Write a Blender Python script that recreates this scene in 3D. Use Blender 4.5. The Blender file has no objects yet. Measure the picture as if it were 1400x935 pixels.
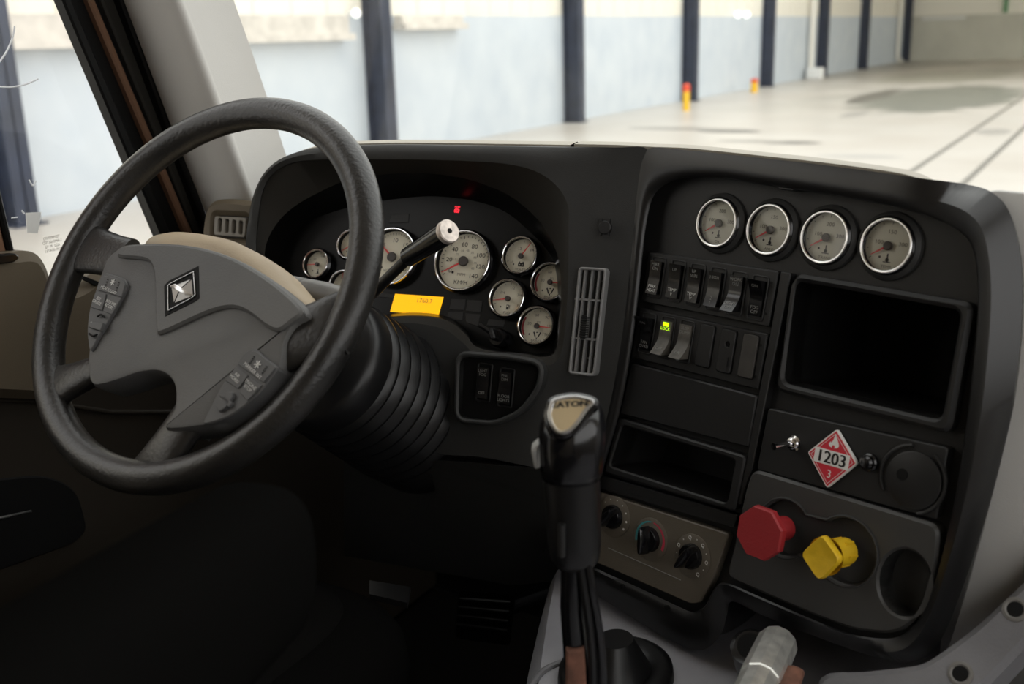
import bpy, bmesh, math, random
from mathutils import Vector, Matrix
random.seed(7)
V = Vector
PI = math.pi
C = bpy.context.scene.collection

# ------------------------------------------------------------ camera
FPX = 1450.0
PITCH, YAW, ROLL = math.radians(16.0768), math.radians(30.162), 0.03
CAM = V((0, 0, 2.3))

def to_world(x, y, z):
    """direction: x right, y down, z forward of the lens -> world (Y = long axis of the hall and of the truck)"""
    cp, sp = math.cos(ROLL), math.sin(ROLL)
    x, y = cp*x - sp*y, sp*x + cp*y
    ct, st = math.cos(PITCH), math.sin(PITCH)
    X, Y, Z = x, z*ct - y*st, -y*ct - z*st
    return V((X*math.cos(YAW) - Y*math.sin(YAW), X*math.sin(YAW) + Y*math.cos(YAW), Z))

def ray(px, py):
    return to_world((px-700)/FPX, (py-467.5)/FPX, 1.0)

cam_d = bpy.data.cameras.new('camera')
cam = bpy.data.objects.new('camera', cam_d); C.objects.link(cam)
ex, ey, ez = to_world(1, 0, 0), to_world(0, 1, 0), to_world(0, 0, 1)
m3 = Matrix((ex, -ey, -ez)).transposed()
cam.matrix_world = Matrix.Translation(CAM) @ m3.to_4x4()
cam_d.sensor_width = 36.0
cam_d.lens = FPX/1400*36
cam_d.clip_start = 0.05; cam_d.clip_end = 400
cam_d.dof.use_dof = True
cam_d.dof.focus_distance = 1.33
cam_d.dof.aperture_fstop = 5.0
sc = bpy.context.scene
sc.camera = cam
vs = sc.view_settings
vs.view_transform = 'Standard'; vs.look = 'None'; vs.gamma = 1; vs.use_curve_mapping = False
vs.exposure = 0.0

# ------------------------------------------------------------ light: bright skylit hall
wd = bpy.data.worlds.new('world'); sc.world = wd; wd.use_nodes = True
bg = wd.node_tree.nodes['Background']
bg.inputs[0].default_value = (1.0, 0.985, 0.96, 1); bg.inputs[1].default_value = 2.15
sc.cycles.max_bounces = 8; sc.cycles.diffuse_bounces = 4; sc.cycles.transparent_max_bounces = 12
sc.cycles.caustics_reflective = False; sc.cycles.caustics_refractive = False
sc.cycles.sample_clamp_indirect = 4.0

# ------------------------------------------------------------ materials
def mat(name, col, rough=0.5, metal=0.0, bump=0.0, bscale=400, var=0.0, vscale=6, emit=None, estr=0, spec=0.5, var2=None, coat=0):
    m = bpy.data.materials.new(name); m.use_nodes = True
    nt = m.node_tree; b = nt.nodes['Principled BSDF']
    b.inputs['Base Color'].default_value = (*col, 1)
    b.inputs['Roughness'].default_value = rough
    b.inputs['Metallic'].default_value = metal
    b.inputs['Specular IOR Level'].default_value = spec
    if coat: b.inputs['Coat Weight'].default_value = coat; b.inputs['Coat Roughness'].default_value = .08
    tc = nt.nodes.new('ShaderNodeTexCoord')
    if var or var2:
        n = nt.nodes.new('ShaderNodeTexNoise'); n.inputs['Scale'].default_value = vscale; n.inputs['Detail'].default_value = 6
        nt.links.new(tc.outputs['Object'], n.inputs['Vector'])
        r = nt.nodes.new('ShaderNodeValToRGB')
        r.color_ramp.elements[0].position = .35; r.color_ramp.elements[1].position = .7
        lo = tuple(c*(1-var) for c in col); hi = var2 if var2 else tuple(min(1, c*(1+var)) for c in col)
        r.color_ramp.elements[0].color = (*lo, 1); r.color_ramp.elements[1].color = (*hi, 1)
        nt.links.new(n.outputs['Fac'], r.inputs['Fac']); nt.links.new(r.outputs['Color'], b.inputs['Base Color'])
    if bump:
        n2 = nt.nodes.new('ShaderNodeTexNoise'); n2.inputs['Scale'].default_value = bscale; n2.inputs['Detail'].default_value = 3
        nt.links.new(tc.outputs['Object'], n2.inputs['Vector'])
        bp = nt.nodes.new('ShaderNodeBump'); bp.inputs['Strength'].default_value = bump; bp.inputs['Distance'].default_value = .001
        nt.links.new(n2.outputs['Fac'], bp.inputs['Height']); nt.links.new(bp.outputs['Normal'], b.inputs['Normal'])
    if emit:
        b.inputs['Emission Color'].default_value = (*emit, 1); b.inputs['Emission Strength'].default_value = estr
    return m

def glassy(name, tint=(1, 1, 1), gloss=1.0, dirt=0.0, dscale=5):
    """thin pane: lets light through, mirrors a little at grazing angles, carries a film of dirt"""
    m = bpy.data.materials.new(name); m.use_nodes = True
    nt = m.node_tree; nt.nodes.clear()
    out = nt.nodes.new('ShaderNodeOutputMaterial')
    t = nt.nodes.new('ShaderNodeBsdfTransparent'); t.inputs[0].default_value = (*tint, 1)
    g = nt.nodes.new('ShaderNodeBsdfGlossy'); g.inputs['Roughness'].default_value = .02
    fr = nt.nodes.new('ShaderNodeFresnel'); fr.inputs[0].default_value = 1.45
    ml = nt.nodes.new('ShaderNodeMath'); ml.operation = 'MULTIPLY'; ml.inputs[1].default_value = gloss
    mx = nt.nodes.new('ShaderNodeMixShader')
    nt.links.new(fr.outputs[0], ml.inputs[0]); nt.links.new(ml.outputs[0], mx.inputs[0])
    nt.links.new(t.outputs[0], mx.inputs[1]); nt.links.new(g.outputs[0], mx.inputs[2])
    last = mx
    if dirt:
        d = nt.nodes.new('ShaderNodeBsdfDiffuse'); d.inputs[0].default_value = (.75, .75, .72, 1)
        n = nt.nodes.new('ShaderNodeTexNoise'); n.inputs['Scale'].default_value = dscale; n.inputs['Detail'].default_value = 9
        tc = nt.nodes.new('ShaderNodeTexCoord'); nt.links.new(tc.outputs['Object'], n.inputs['Vector'])
        k = nt.nodes.new('ShaderNodeMapRange'); k.inputs[1].default_value = .42; k.inputs[2].default_value = .8
        k.inputs[3].default_value = dirt*.3; k.inputs[4].default_value = dirt*2.2
        nt.links.new(n.outputs['Fac'], k.inputs[0])
        m2 = nt.nodes.new('ShaderNodeMixShader')
        nt.links.new(k.outputs[0], m2.inputs[0]); nt.links.new(mx.outputs[0], m2.inputs[1]); nt.links.new(d.outputs[0], m2.inputs[2])
        last = m2
    nt.links.new(last.outputs[0], out.inputs[0])
    return m

M = {}
M['dash'] = mat('black_dash_plastic', (.034, .0345, .034), .5, bump=.25, bscale=900, spec=.3)
M['dash2'] = mat('dark_panel_plastic', (.017, .017, .0172), .42, bump=.2, bscale=900, spec=.3)
M['shell'] = mat('smooth_black_shell', (.010, .010, .0105), .3, bump=.1, bscale=900, spec=.45)
M['dash3'] = mat('lit_grey_black', (.045, .0445, .043), .42, bump=.2, bscale=900, spec=.4)  # dash plastic in a lighter tone, standing in for stronger light low down
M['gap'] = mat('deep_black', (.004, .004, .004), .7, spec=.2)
M['gloss'] = mat('gloss_black', (.006, .006, .007), .18, spec=.5)
M['face'] = mat('cluster_face', (.005, .005, .0048), .3, spec=.18)
M['liner'] = mat('hood_liner', (.022, .0205, .0175), .6, bump=.2, bscale=900, spec=.25)
M['chrome'] = mat('chrome', (.86, .86, .88), .12, 1.0)
M['bright'] = mat('bright_ring', (.9, .9, .9), .28, 1.0)
M['cream'] = mat('dial_cream', (.78, .74, .60), .55)
M['cream2'] = mat('dial_grey_cream', (.88, .88, .76), .5)
M['ink'] = mat('dial_ink', (.02, .018, .016), .6)
M['ink2'] = mat('dial_faint_ink', (.2, .18, .14), .6)
M['needle'] = mat('needle_red', (.75, .03, .03), .4)
M['hub'] = mat('needle_hub_brown', (.06, .05, .045), .5)
M['redink'] = mat('dial_red_band', (.35, .04, .05), .6)
M['wheel'] = mat('wheel_rim_rubber', (.012, .012, .0118), .36, bump=.6, bscale=230, var2=(.026, .024, .022), vscale=16, spec=.5)
M['pad'] = mat('hub_pad_plastic', (.08, .08, .081), .55, bump=.35, bscale=500, var2=(.105, .104, .101), vscale=9)
M['key'] = mat('key_grey', (.075, .075, .076), .55)
M['mark'] = mat('white_lettering', (.62, .62, .6), .6)
M['mark2'] = mat('grey_lettering', (.22, .22, .21), .6)
M['shroud'] = mat('column_shroud_tan', (.40, .32, .22), .6, bump=.3, bscale=400, var2=(.52, .42, .29), vscale=7)
M['stalk'] = mat('stalk_grey', (.14, .135, .125), .45, bump=.2, bscale=300, var=.25, vscale=20)
M['boot'] = mat('boot_rubber', (.008, .008, .0085), .34, spec=.4)
M['beige'] = mat('beige_trim', (.12, .096, .066), .6, bump=.2, bscale=500, spec=.25)
M['beige2'] = mat('beige_grille', (.2, .18, .15), .55)
M['doorlow'] = mat('door_card_brown', (.026, .021, .0155), .65, bump=.2, bscale=500, spec=.2)
M['pillar'] = mat('pillar_grey', (.5, .49, .47), .55, bump=.3, bscale=600)
M['seal'] = mat('seal_rubber', (.004, .004, .004), .4, spec=.2)
M['bronze'] = mat('brown_paint', (.16, .085, .05), .4)
M['greydash'] = mat('pale_grey_dash', (.42, .415, .4), .5, bump=.2, bscale=600)
M['console'] = mat('console_grey', (.32, .32, .345), .5, bump=.3, bscale=400, var=.25, vscale=5)
M['band'] = mat('console_trim_grey', (.17, .17, .18), .45, bump=.3, bscale=400, var=.2, vscale=9)
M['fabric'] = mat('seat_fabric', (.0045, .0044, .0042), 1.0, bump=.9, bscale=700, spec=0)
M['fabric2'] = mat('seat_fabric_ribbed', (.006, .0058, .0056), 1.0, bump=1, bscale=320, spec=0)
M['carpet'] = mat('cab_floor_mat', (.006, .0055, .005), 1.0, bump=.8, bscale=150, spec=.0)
M['lining'] = mat('cab_lining', (.42, .36, .28), .8)
M['red'] = mat('red_knob', (.32, .02, .025), .45, bump=.3, bscale=300)
M['yellow'] = mat('yellow_knob', (.72, .46, .015), .45, bump=.3, bscale=200, var=.08, vscale=60)
M['signred'] = mat('placard_red', (.62, .03, .05), .5)
M['white'] = mat('white', (.8, .8, .78), .6)
M['teal'] = mat('teal_mark', (.06, .3, .33), .5)
M['rose'] = mat('rose_mark', (.5, .04, .08), .5)
M['hvac'] = mat('climate_panel', (.12, .103, .08), .5, bump=.3, bscale=600)  # brown warmth of light bounced inside the cab is put into this colour
M['amber'] = mat('amber_screen', (.1, .05, 0), .5, emit=(1, .47, .0), estr=1.2)
M['redlamp'] = mat('red_telltale', (.1, 0, 0), .5, emit=(1, .03, .05), estr=2.0)
M['greenlamp'] = mat('green_telltale', (.05, .1, 0), .5, emit=(.55, 1, .0), estr=1.6)
M['orangelamp'] = mat('orange_telltale', (.1, .05, 0), .5, emit=(1, .3, .02), estr=2.5)
M['badge'] = mat('badge_cream_reflection', (.80, .66, .42), .3, .55)  # bright cream reflection is put into the badge colour
M['silver'] = mat('silver_trim', (.6, .6, .6), .3, 1.0)
M['greyknob'] = mat('grey_switch', (.3, .3, .29), .5)
M['rust'] = mat('rusty_leather', (.16, .07, .045), .7, var=.4, vscale=60)
M['lens'] = glassy('gauge_lens', (1, 1, 1), .8)
M['shield'] = glassy('windshield_glass', (.97, .985, .98), .06)
M['pane'] = glassy('door_glass', (.95, .97, .97), .5, .03, 7)
M['smear'] = mat('glass_smear', (.8, .82, .85), .7)

# ------------------------------------------------------------ frames
class Fr:
    """A plane standing in the cab: yaw = how far it is turned (deg), tilt = how far it leans back."""
    def __init__(s, o, yaw=0, tilt=0, n=None):
        a, b = math.radians(yaw), math.radians(tilt)
        s.o = V(o)
        s.n = -V(n).normalized() if n else -V((math.sin(a)*math.cos(b), math.cos(a)*math.cos(b), -math.sin(b)))
        s.u = V((0, 0, 1)).cross(s.n).normalized(); s.v = s.n.cross(s.u)
    def turned(s, deg):
        f = Fr.__new__(Fr); a = math.radians(deg); f.o = s.o.copy(); f.n = s.n.copy()
        f.u = s.u*math.cos(a) + s.v*math.sin(a); f.v = s.n.cross(f.u); return f
    def P(s, px, py, d=0):
        r = ray(px, py); t = ((s.o + s.n*d) - CAM).dot(s.n)/r.dot(s.n)
        w = CAM + r*t - s.o
        return V((w.dot(s.u), w.dot(s.v), w.dot(s.n)))
    def W(s, px, py, d=0):
        return s.L(*s.P(px, py, d))
    def L(s, x, y, z=0):
        return s.o + s.u*x + s.v*y + s.n*z
    def at(s, px, py, d=0):
        f = s.turned(0); f.o = s.W(px, py, d); return f
    def off(s, x, y, z=0):
        f = s.turned(0); f.o = s.L(x, y, z); return f
    def xy(s, pts, d=0):
        return [s.P(p[0], p[1], d).xy for p in pts]
    @property
    def M(s):
        m = Matrix((s.u, s.v, s.n)).transposed().to_4x4(); m.translation = s.o; return m

def on(px, py, dist):
    return CAM + ray(px, py).normalized()*dist
def onX(px, py, X):
    r = ray(px, py); return CAM + r*(X/r.x)
def onY(px, py, Y):
    r = ray(px, py); return CAM + r*(Y/r.y)
def onZ(px, py, z):
    r = ray(px, py); return CAM + r*((z-CAM.z)/r.z)

def cr(pts, k=4, closed=True):
    """smooth curve through the points"""
    n = len(pts); P = [V(p) for p in pts]; out = []
    for i in range(n if closed else n-1):
        if closed: a, b, c, d = P[i-1], P[i], P[(i+1) % n], P[(i+2) % n]
        else: a, b, c, d = P[max(i-1, 0)], P[i], P[i+1], P[min(i+2, n-1)]
        for j in range(k):
            t = j/k
            out.append(.5*((2*b) + (c-a)*t + (2*a-5*b+4*c-d)*t*t + (3*b-a-3*c+d)*t**3))
    if not closed: out.append(P[-1])
    return out

def area(p): return sum(p[i-1][0]*p[i][1]-p[i][0]*p[i-1][1] for i in range(len(p)))/2
def ccw(p):
    p = [V((q[0], q[1])) for q in p]
    return p if area(p) > 0 else p[::-1]
def rnd(pts, r, seg=4):
    """polygon with rounded corners (r: one radius or one per corner)"""
    p = ccw(pts); n = len(p); out = []
    for i in range(n):
        a, b, c = p[i-1], p[i], p[(i+1) % n]
        rr = min(r, (a-b).length*.49, (c-b).length*.49)
        s, e = b+(a-b).normalized()*rr, b+(c-b).normalized()*rr
        for j in range(seg+1):
            t = j/seg; out.append(s*(1-t)**2 + b*2*t*(1-t) + e*t*t)
    return out
def inset(p, d):
    n = len(p); out = []
    for i in range(n):
        e1, e2 = (p[i]-p[i-1]), (p[(i+1) % n]-p[i])
        if e1.length < 1e-9: e1 = e2
        if e2.length < 1e-9: e2 = e1
        n1 = V((-e1.y, e1.x)).normalized(); n2 = V((-e2.y, e2.x)).normalized()
        m = n1+n2
        if m.length < 1e-6: m = n1
        m.normalize()
        out.append(p[i]+m*d/max(.5, m.dot(n1)))
    return out
def circ(x, y, r, n=40, ry=None):
    return [V((x+r*math.cos(2*PI*i/n), y+(ry or r)*math.sin(2*PI*i/n))) for i in range(n)]
def rect(x, y, w, h): return [V((x-w/2, y-h/2)), V((x+w/2, y-h/2)), V((x+w/2, y+h/2)), V((x-w/2, y+h/2))]

# ------------------------------------------------------------ mesh builder
_txt = {}
def text_mesh(s, align='CENTER'):
    if (s, align) not in _txt:
        cu = bpy.data.curves.new('t', 'FONT'); cu.body = s; cu.size = 1; cu.align_x = align; cu.align_y = 'CENTER'
        cu.resolution_u = 3; cu.space_line = .95
        o = bpy.data.objects.new('t', cu); C.objects.link(o)
        dg = bpy.context.evaluated_depsgraph_get()
        me = bpy.data.meshes.new_from_object(o.evaluated_get(dg))
        bpy.data.objects.remove(o); bpy.data.curves.remove(cu)
        _txt[(s, align)] = me
    return _txt[(s, align)]

WM = {}
class MB:
    def __init__(s, m=None): s.bm = bmesh.new(); s.mats = []; s.cur = 0; s.use(m or M['dash'])
    def use(s, m):
        if isinstance(m, str): m = M[m]
        if m not in s.mats: s.mats.append(m)
        s.cur = s.mats.index(m); return s
    def f(s, vs):
        try:
            f = s.bm.faces.new(vs); f.material_index = s.cur; f.smooth = True; return f
        except ValueError: return None
    def loft(s, loops, closed=True, caps=(False, False)):
        L = [[s.bm.verts.new(p) for p in lp] for lp in loops]
        n = len(L[0])
        for a, b in zip(L, L[1:]):
            for i in range(n if closed else n-1):
                j = (i+1) % n; s.f((a[i], a[j], b[j], b[i]))
        if caps[0]: s.f(L[0][::-1])
        if caps[1]: s.f(L[-1])
        return s
    def plate(s, outer, z0, z1, holes=(), bev=0.0, back=False):
        """a solid plate: outline, its holes, chamfered front edge"""
        outer = ccw(outer); holes = [ccw(h) for h in holes]
        fi = inset(outer, bev) if bev else outer
        fh = [inset(h, -bev) if bev else h for h in holes]
        ed = []
        for src, dst, flip in [(outer, fi, False)]+[(h, g, True) for h, g in zip(holes, fh)]:
            lp = [[V((p.x, p.y, z0)) for p in src], [V((p.x, p.y, z1-bev)) for p in src]]
            if bev: lp.append([V((p.x, p.y, z1)) for p in dst])
            L = [[s.bm.verts.new(p) for p in q] for q in lp]; n = len(src)
            for a, b in zip(L, L[1:]):
                for i in range(n):
                    j = (i+1) % n
                    s.f((a[i], a[j], b[j], b[i]) if not flip else (a[j], a[i], b[i], b[j]))
            top = L[-1]
            ed.append(top)
            if back and not flip and not holes: s.f(L[0][::-1])
        if not holes: s.f(ed[0])
        else:
            es = []
            for top in ed:
                for i in range(len(top)):
                    e = s.bm.edges.get((top[i], top[(i+1) % len(top)]))
                    if e is None: e = s.bm.edges.new((top[i], top[(i+1) % len(top)]))
                    es.append(e)
            r = bmesh.ops.triangle_fill(s.bm, edges=es, use_beauty=True, use_dissolve=False, normal=(0, 0, 1))
            for g in r['geom']:
                if isinstance(g, bmesh.types.BMFace):
                    g.material_index = s.cur; g.smooth = True
                    if g.normal.z < 0: g.normal_flip()
        return s
    def cup(s, outline, z1, z0, m=None):
        """walls and floor of a recess"""
        o = ccw(outline)
        if m: s.use(m)
        a = [s.bm.verts.new((p.x, p.y, z1)) for p in o]; b = [s.bm.verts.new((p.x, p.y, z0)) for p in o]; n = len(o)
        for i in range(n): s.f((a[(i+1) % n], a[i], b[i], b[(i+1) % n]))
        s.f(b); return s
    def lathe(s, prof, n=40, c=(0, 0, 0), cap0=False, cap1=False):
        loops = [[V((c[0]+r*math.cos(2*PI*i/n), c[1]+r*math.sin(2*PI*i/n), c[2]+z)) for i in range(n)] for r, z in prof]
        return s.loft(loops, True, (cap0, cap1))
    def tube(s, path, r, n=12, caps=True, flat=1.0, upv=None):
        P = [V(p) for p in path]; k = len(P); R = r if isinstance(r, (list, tuple)) else [r]*k
        loops = []; prev = None
        for i in range(k):
            t = (P[min(i+1, k-1)]-P[max(i-1, 0)]).normalized()
            a = upv or prev or (V((0, 0, 1)) if abs(t.z) < .9 else V((1, 0, 0)))
            x = (a-t*a.dot(t)).normalized(); y = t.cross(x); prev = x
            rr = R[i] if isinstance(R[i], (tuple, list)) else (R[i]*flat, R[i])
            loops.append([P[i]+x*rr[0]*math.cos(2*PI*j/n)+y*rr[1]*math.sin(2*PI*j/n) for j in range(n)])
        return s.loft(loops, True, (caps, caps))
    def torus(s, R, r, c=(0, 0, 0), n=64, m=12, rz=None):
        loops = []
        for i in range(n):
            a = 2*PI*i/n
            loops.append([V((c[0]+(R+r*math.cos(2*PI*j/m))*math.cos(a), c[1]+(R+r*math.cos(2*PI*j/m))*math.sin(a), c[2]+(rz or r)*math.sin(2*PI*j/m))) for j in range(m)])
        loops.append(loops[0])
        L = [[s.bm.verts.new(p) for p in lp] for lp in loops[:-1]]; L.append(L[0])
        for a, b in zip(L, L[1:]):
            for i in range(m): s.f((a[i], b[i], b[(i+1) % m], a[(i+1) % m]))
        return s
    def box(s, c, d, rot=None, bev=0):
        x, y, z = d[0]/2, d[1]/2, d[2]/2; c = V(c)
        if bev:
            o = rnd([(-x, -y), (x, -y), (x, y), (-x, y)], bev, 3); i = inset(o, bev*.6)
            lp = [[V((*p, -z)) for p in i], [V((*p, -z+bev*.6)) for p in o], [V((*p, z-bev*.6)) for p in o], [V((*p, z)) for p in i]]
            lp = [[c+(rot @ p if rot else p) for p in l] for l in lp]
            return s.loft(lp, True, (True, True))
        q = [V((a, b, e)) for e in (-z, z) for a, b in ((-x, -y), (x, -y), (x, y), (-x, y))]
        v = [s.bm.verts.new(c+(rot @ p if rot else p)) for p in q]
        for ix in ((3, 2, 1, 0), (4, 5, 6, 7), (0, 1, 5, 4), (1, 2, 6, 5), (2, 3, 7, 6), (3, 0, 4, 7)): s.f([v[i] for i in ix])
        return s
    def flat(s, pts, z):
        s.f([s.bm.verts.new((p[0], p[1], z)) for p in ccw(pts)]); return s
    def text(s, t, x, y, z, size, m=None, rot=0, sx=1.0, mtx=None):
        if m: s.use(m)
        me = text_mesh(t)
        T = (mtx or Matrix.Identity(4)) @ Matrix.Translation((x, y, z)) @ Matrix.Rotation(rot, 4, 'Z') @ Matrix.Diagonal((size*sx, size, size, 1))
        k = [s.bm.verts.new(T @ v.co) for v in me.vertices]
        for p in me.polygons: s.f([k[i] for i in p.vertices])
        return s
    def build(s, name, parent=None, W=None, world=False, sharp=35, props=None):
        me = bpy.data.meshes.new(name)
        pw = WM.get(parent, Matrix.Identity(4)) if parent else Matrix.Identity(4)
        if W is None: W = pw
        if world: s.bm.transform(W.inverted())
        s.bm.normal_update(); s.bm.to_mesh(me); s.bm.free()
        for m in s.mats: me.materials.append(m)
        me.set_sharp_from_angle(angle=math.radians(sharp))
        o = bpy.data.objects.new(name, me); C.objects.link(o)
        if parent: o.parent = parent
        o.matrix_local = pw.inverted() @ W
        WM[o] = W
        for k, v in (props or {}).items(): o[k] = v
        return o

def tag(o, label, cat, group=None):
    o['label'] = label; o['category'] = cat
    if group: o['group'] = group
    return o
def thing(name, label, cat, W, group=None):
    o = bpy.data.objects.new(name, None); C.objects.link(o); o.empty_display_size = .02
    if isinstance(W, Fr): W = W.M
    o.matrix_world = W; WM[o] = W
    return tag(o, label, cat, group)
def structure(o): o['kind'] = 'structure'; return o

# main planes of the dashboard
PAN = Fr(CAM + ray(979.3, 304.7).normalized()*1.276, 18.5, 12.5)      # centre stack, turned to the driver
CLU = Fr(CAM + ray(690, 380).normalized()*1.471, -5, 25)              # instrument cluster
STR = Fr(PAN.W(885, 400, .015), -1, 13)                               # front edge of the driver-side dash
WH = Fr(CAM + V((-.885, .828, -.257)), n=(.018, .803, -.595))         # steering wheel
FLOOR_CAB = 1.02

# ============================================================ THE HALL
def floor_mat():
    m = mat('concrete_floor', (.74, .70, .64), .35, spec=.35)
    nt = m.node_tree; b = nt.nodes['Principled BSDF']; tc = nt.nodes.new('ShaderNodeTexCoord')
    sep = nt.nodes.new('ShaderNodeSeparateXYZ'); nt.links.new(tc.outputs['Object'], sep.inputs[0])
    col = None
    def mixin(fac, c):
        nonlocal col
        mx = nt.nodes.new('ShaderNodeMix'); mx.data_type = 'RGBA'
        nt.links.new(fac, mx.inputs[0])
        if col is None: mx.inputs[6].default_value = (.56, .525, .475, 1)
        else: nt.links.new(col, mx.inputs[6])
        mx.inputs[7].default_value = (*c, 1); col = mx.outputs[2]
    def math_(op, a, b2=None, c2=None):
        n = nt.nodes.new('ShaderNodeMath'); n.operation = op; n.use_clamp = False
        for i, q in enumerate((a, b2, c2)):
            if q is None: continue
            if isinstance(q, (int, float)): n.inputs[i].default_value = q
            else: nt.links.new(q, n.inputs[i])
        return n.outputs[0]
    def step(v, lo, hi):
        r = nt.nodes.new('ShaderNodeMapRange'); r.inputs[1].default_value = lo; r.inputs[2].default_value = hi
        nt.links.new(v, r.inputs[0]); return r.outputs[0]
    def noise(sc, sx=1, sy=1, det=4):
        mp = nt.nodes.new('ShaderNodeMapping'); mp.inputs['Scale'].default_value = (sx, sy, 1)
        nt.links.new(tc.outputs['Object'], mp.inputs[0])
        n = nt.nodes.new('ShaderNodeTexNoise'); n.inputs['Scale'].default_value = sc; n.inputs['Detail'].default_value = det
        nt.links.new(mp.outputs[0], n.inputs['Vector']); return n.outputs['Fac']
    mixin(step(noise(.35), .4, .75), (.49, .445, .39))
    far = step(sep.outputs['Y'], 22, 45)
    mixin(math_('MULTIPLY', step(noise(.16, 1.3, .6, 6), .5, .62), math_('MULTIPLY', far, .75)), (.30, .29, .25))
    wob = noise(.9, 1, 1, 3)
    for x0, y0, rx, ry, c in ((-5.3, 37.5, 2.3, 7, (.20, .20, .17)), (-8.2, 24.6, .8, .45, (.1, .09, .08)), (-9.6, 25.0, 1.3, .4, (.3, .28, .25)), (-6.1, 22.3, .6, .35, (.1, .09, .08)), (-7.0, 22.4, .8, .3, (.3, .28, .25)), (-9.5, 31.5, 1.6, 1.3, (.5, .47, .42)), (-7.6, 38, .5, 4, (.15, .14, .12)), (-6.5, 30, .3, 1.2, (.35, .33, .3)), (-2.55, 25.5, .35, .8, (.35, .33, .3)), (-4.2, 20.2, .8, .35, (.45, .43, .4)), (-7.5, 52, 2.5, 6, (.4, .38, .32))):
        dx = math_('DIVIDE', math_('SUBTRACT', sep.outputs['X'], x0), rx); dy = math_('DIVIDE', math_('SUBTRACT', sep.outputs['Y'], y0), ry)
        r2 = math_('ADD', math_('MULTIPLY', dx, dx), math_('MULTIPLY', dy, dy))
        mixin(step(math_('ADD', r2, math_('MULTIPLY', wob, -1.8)), .3, -.15), c)
    for x0 in (-3.0, -2.05, 4.0):   # steel channel edges along the hall
        mixin(step(math_('ABSOLUTE', math_('SUBTRACT', sep.outputs['X'], x0)), .07, .04), (.16, .15, .13))
    fy = math_('ABSOLUTE', math_('SUBTRACT', math_('FRACT', math_('MULTIPLY', sep.outputs['Y'], 1/4.4)), .5))
    mixin(math_('MULTIPLY', step(fy, .012, .006), .35), (.3, .28, .25))
    nt.links.new(col, b.inputs['Base Color'])
    return m

def wall_mat():
    m = mat('painted_wall', (.55, .62, .72), .6)
    nt = m.node_tree; b = nt.nodes['Principled BSDF']; tc = nt.nodes.new('ShaderNodeTexCoord')
    sep = nt.nodes.new('ShaderNodeSeparateXYZ'); nt.links.new(tc.outputs['Object'], sep.inputs[0])
    n = nt.nodes.new('ShaderNodeTexNoise'); n.inputs['Scale'].default_value = 1.2; n.inputs['Detail'].default_value = 6
    nt.links.new(tc.outputs['Object'], n.inputs['Vector'])
    r = nt.nodes.new('ShaderNodeValToRGB'); r.color_ramp.elements[0].position = .3; r.color_ramp.elements[1].position = .75
    r.color_ramp.elements[0].color = (.55, .605, .66, 1); r.color_ramp.elements[1].color = (.64, .685, .72, 1)
    nt.links.new(n.outputs['Fac'], r.inputs[0]); nt.links.new(r.outputs[0], b.inputs['Base Color'])
    return m
M['floor'] = floor_mat(); M['wall'] = wall_mat()
M['clad'] = mat('cream_cladding', (.86, .82, .72), .6)
M['steel'] = mat('navy_steel', (.028, .036, .062), .5, var=.25, vscale=3)
M['ledge'] = mat('concrete_ledge', (.66, .62, .56), .8, var=.15, vscale=3)
M['pipe'] = mat('white_pipe', (.78, .75, .68), .5)
M['byel'] = mat('bollard_yellow', (.85, .5, .02), .5)
M['bred'] = mat('bollard_red', (.75, .08, .03), .5)

XW, YB, HB = -13.4, 75.0, 2.78
fl = MB('floor'); fl.box((2, 35, -.1), (34, 90, .2)); structure(fl.build('floor'))
w = MB('wall'); w.box((XW-.15, 33, HB/2), (.3, 86, HB))
w.use('clad')
for i in range(172):      # ribbed cladding above the painted wall
    w.box((XW-.17+(.03 if i % 2 else 0), -9.75+i*.5, HB+3.1), (.3, .5, 6.2))
structure(w.build('wall_left'))
M['wall2'] = mat('wall_paint_warm_lit', (.60, .585, .50), .6, var=.1, vscale=.4)  # same paint as the left wall, with warm lamp light mixed into the colour
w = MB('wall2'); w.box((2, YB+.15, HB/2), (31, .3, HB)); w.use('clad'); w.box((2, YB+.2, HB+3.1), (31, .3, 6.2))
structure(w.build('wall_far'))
w = MB(mat('green_stripe', (.12, .3, .14), .6)); p = onY(1375, 10, YB-.05); w.box((p.x, p.y, HB+3.0), (.25, .1, 5.9)); tag(w.build('downpipe'), 'green vertical pipe on the cream upper part of the far wall', 'pipe')
w = MB('white'); p = onY(1290, 25, YB-.1); w.box((p.x, p.y, p.z), (2.6, .12, .14)); tag(w.build('tube_light'), 'long white strip along the top of the blue paint on the far wall', 'strip light')

c = MB('clad'); c.box((2, 62, 9.1), (31, 30, .2)); structure(c.build('hall_shade_roof'))  # unseen roof over the far end only, added to shade the far wall
cols = [(9.2, 'nearest navy steel column, seen through the driver side window'), (17.7, 'navy steel column just above the left end of the dashboard'), (26.4, 'navy steel column second from the left in the windshield, above the dashboard joint'), (35.2, 'navy steel column with the tallest yellow and red bollard at its foot'), (44.1, 'navy steel column standing beside the smaller, farther orange bollard'), (53.0, 'navy steel column with a white pipe along its left side'), (62.0, 'navy steel column between the two pale drainpipes'), (74.6, 'farthest navy steel column in the corner of the hall')]
for y, lab in cols:
    c = MB('steel'); X0 = XW
    b, d, tf = .34, .48, .03
    c.box((X0+tf/2, y, 4), (tf, b, 8)); c.box((X0+d-tf/2, y, 4), (tf, b, 8)); c.box((X0+d/2, y, 4), (d, .025, 8)); c.box((X0+d/2, y, .012), (d+.16, b+.16, .024))
    o = c.build('steel_column', W=Matrix.Translation((X0+d/2, y, 0)), world=True)
    tag(o, lab, 'column', 'steel columns along the left wall of the hall')
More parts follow.
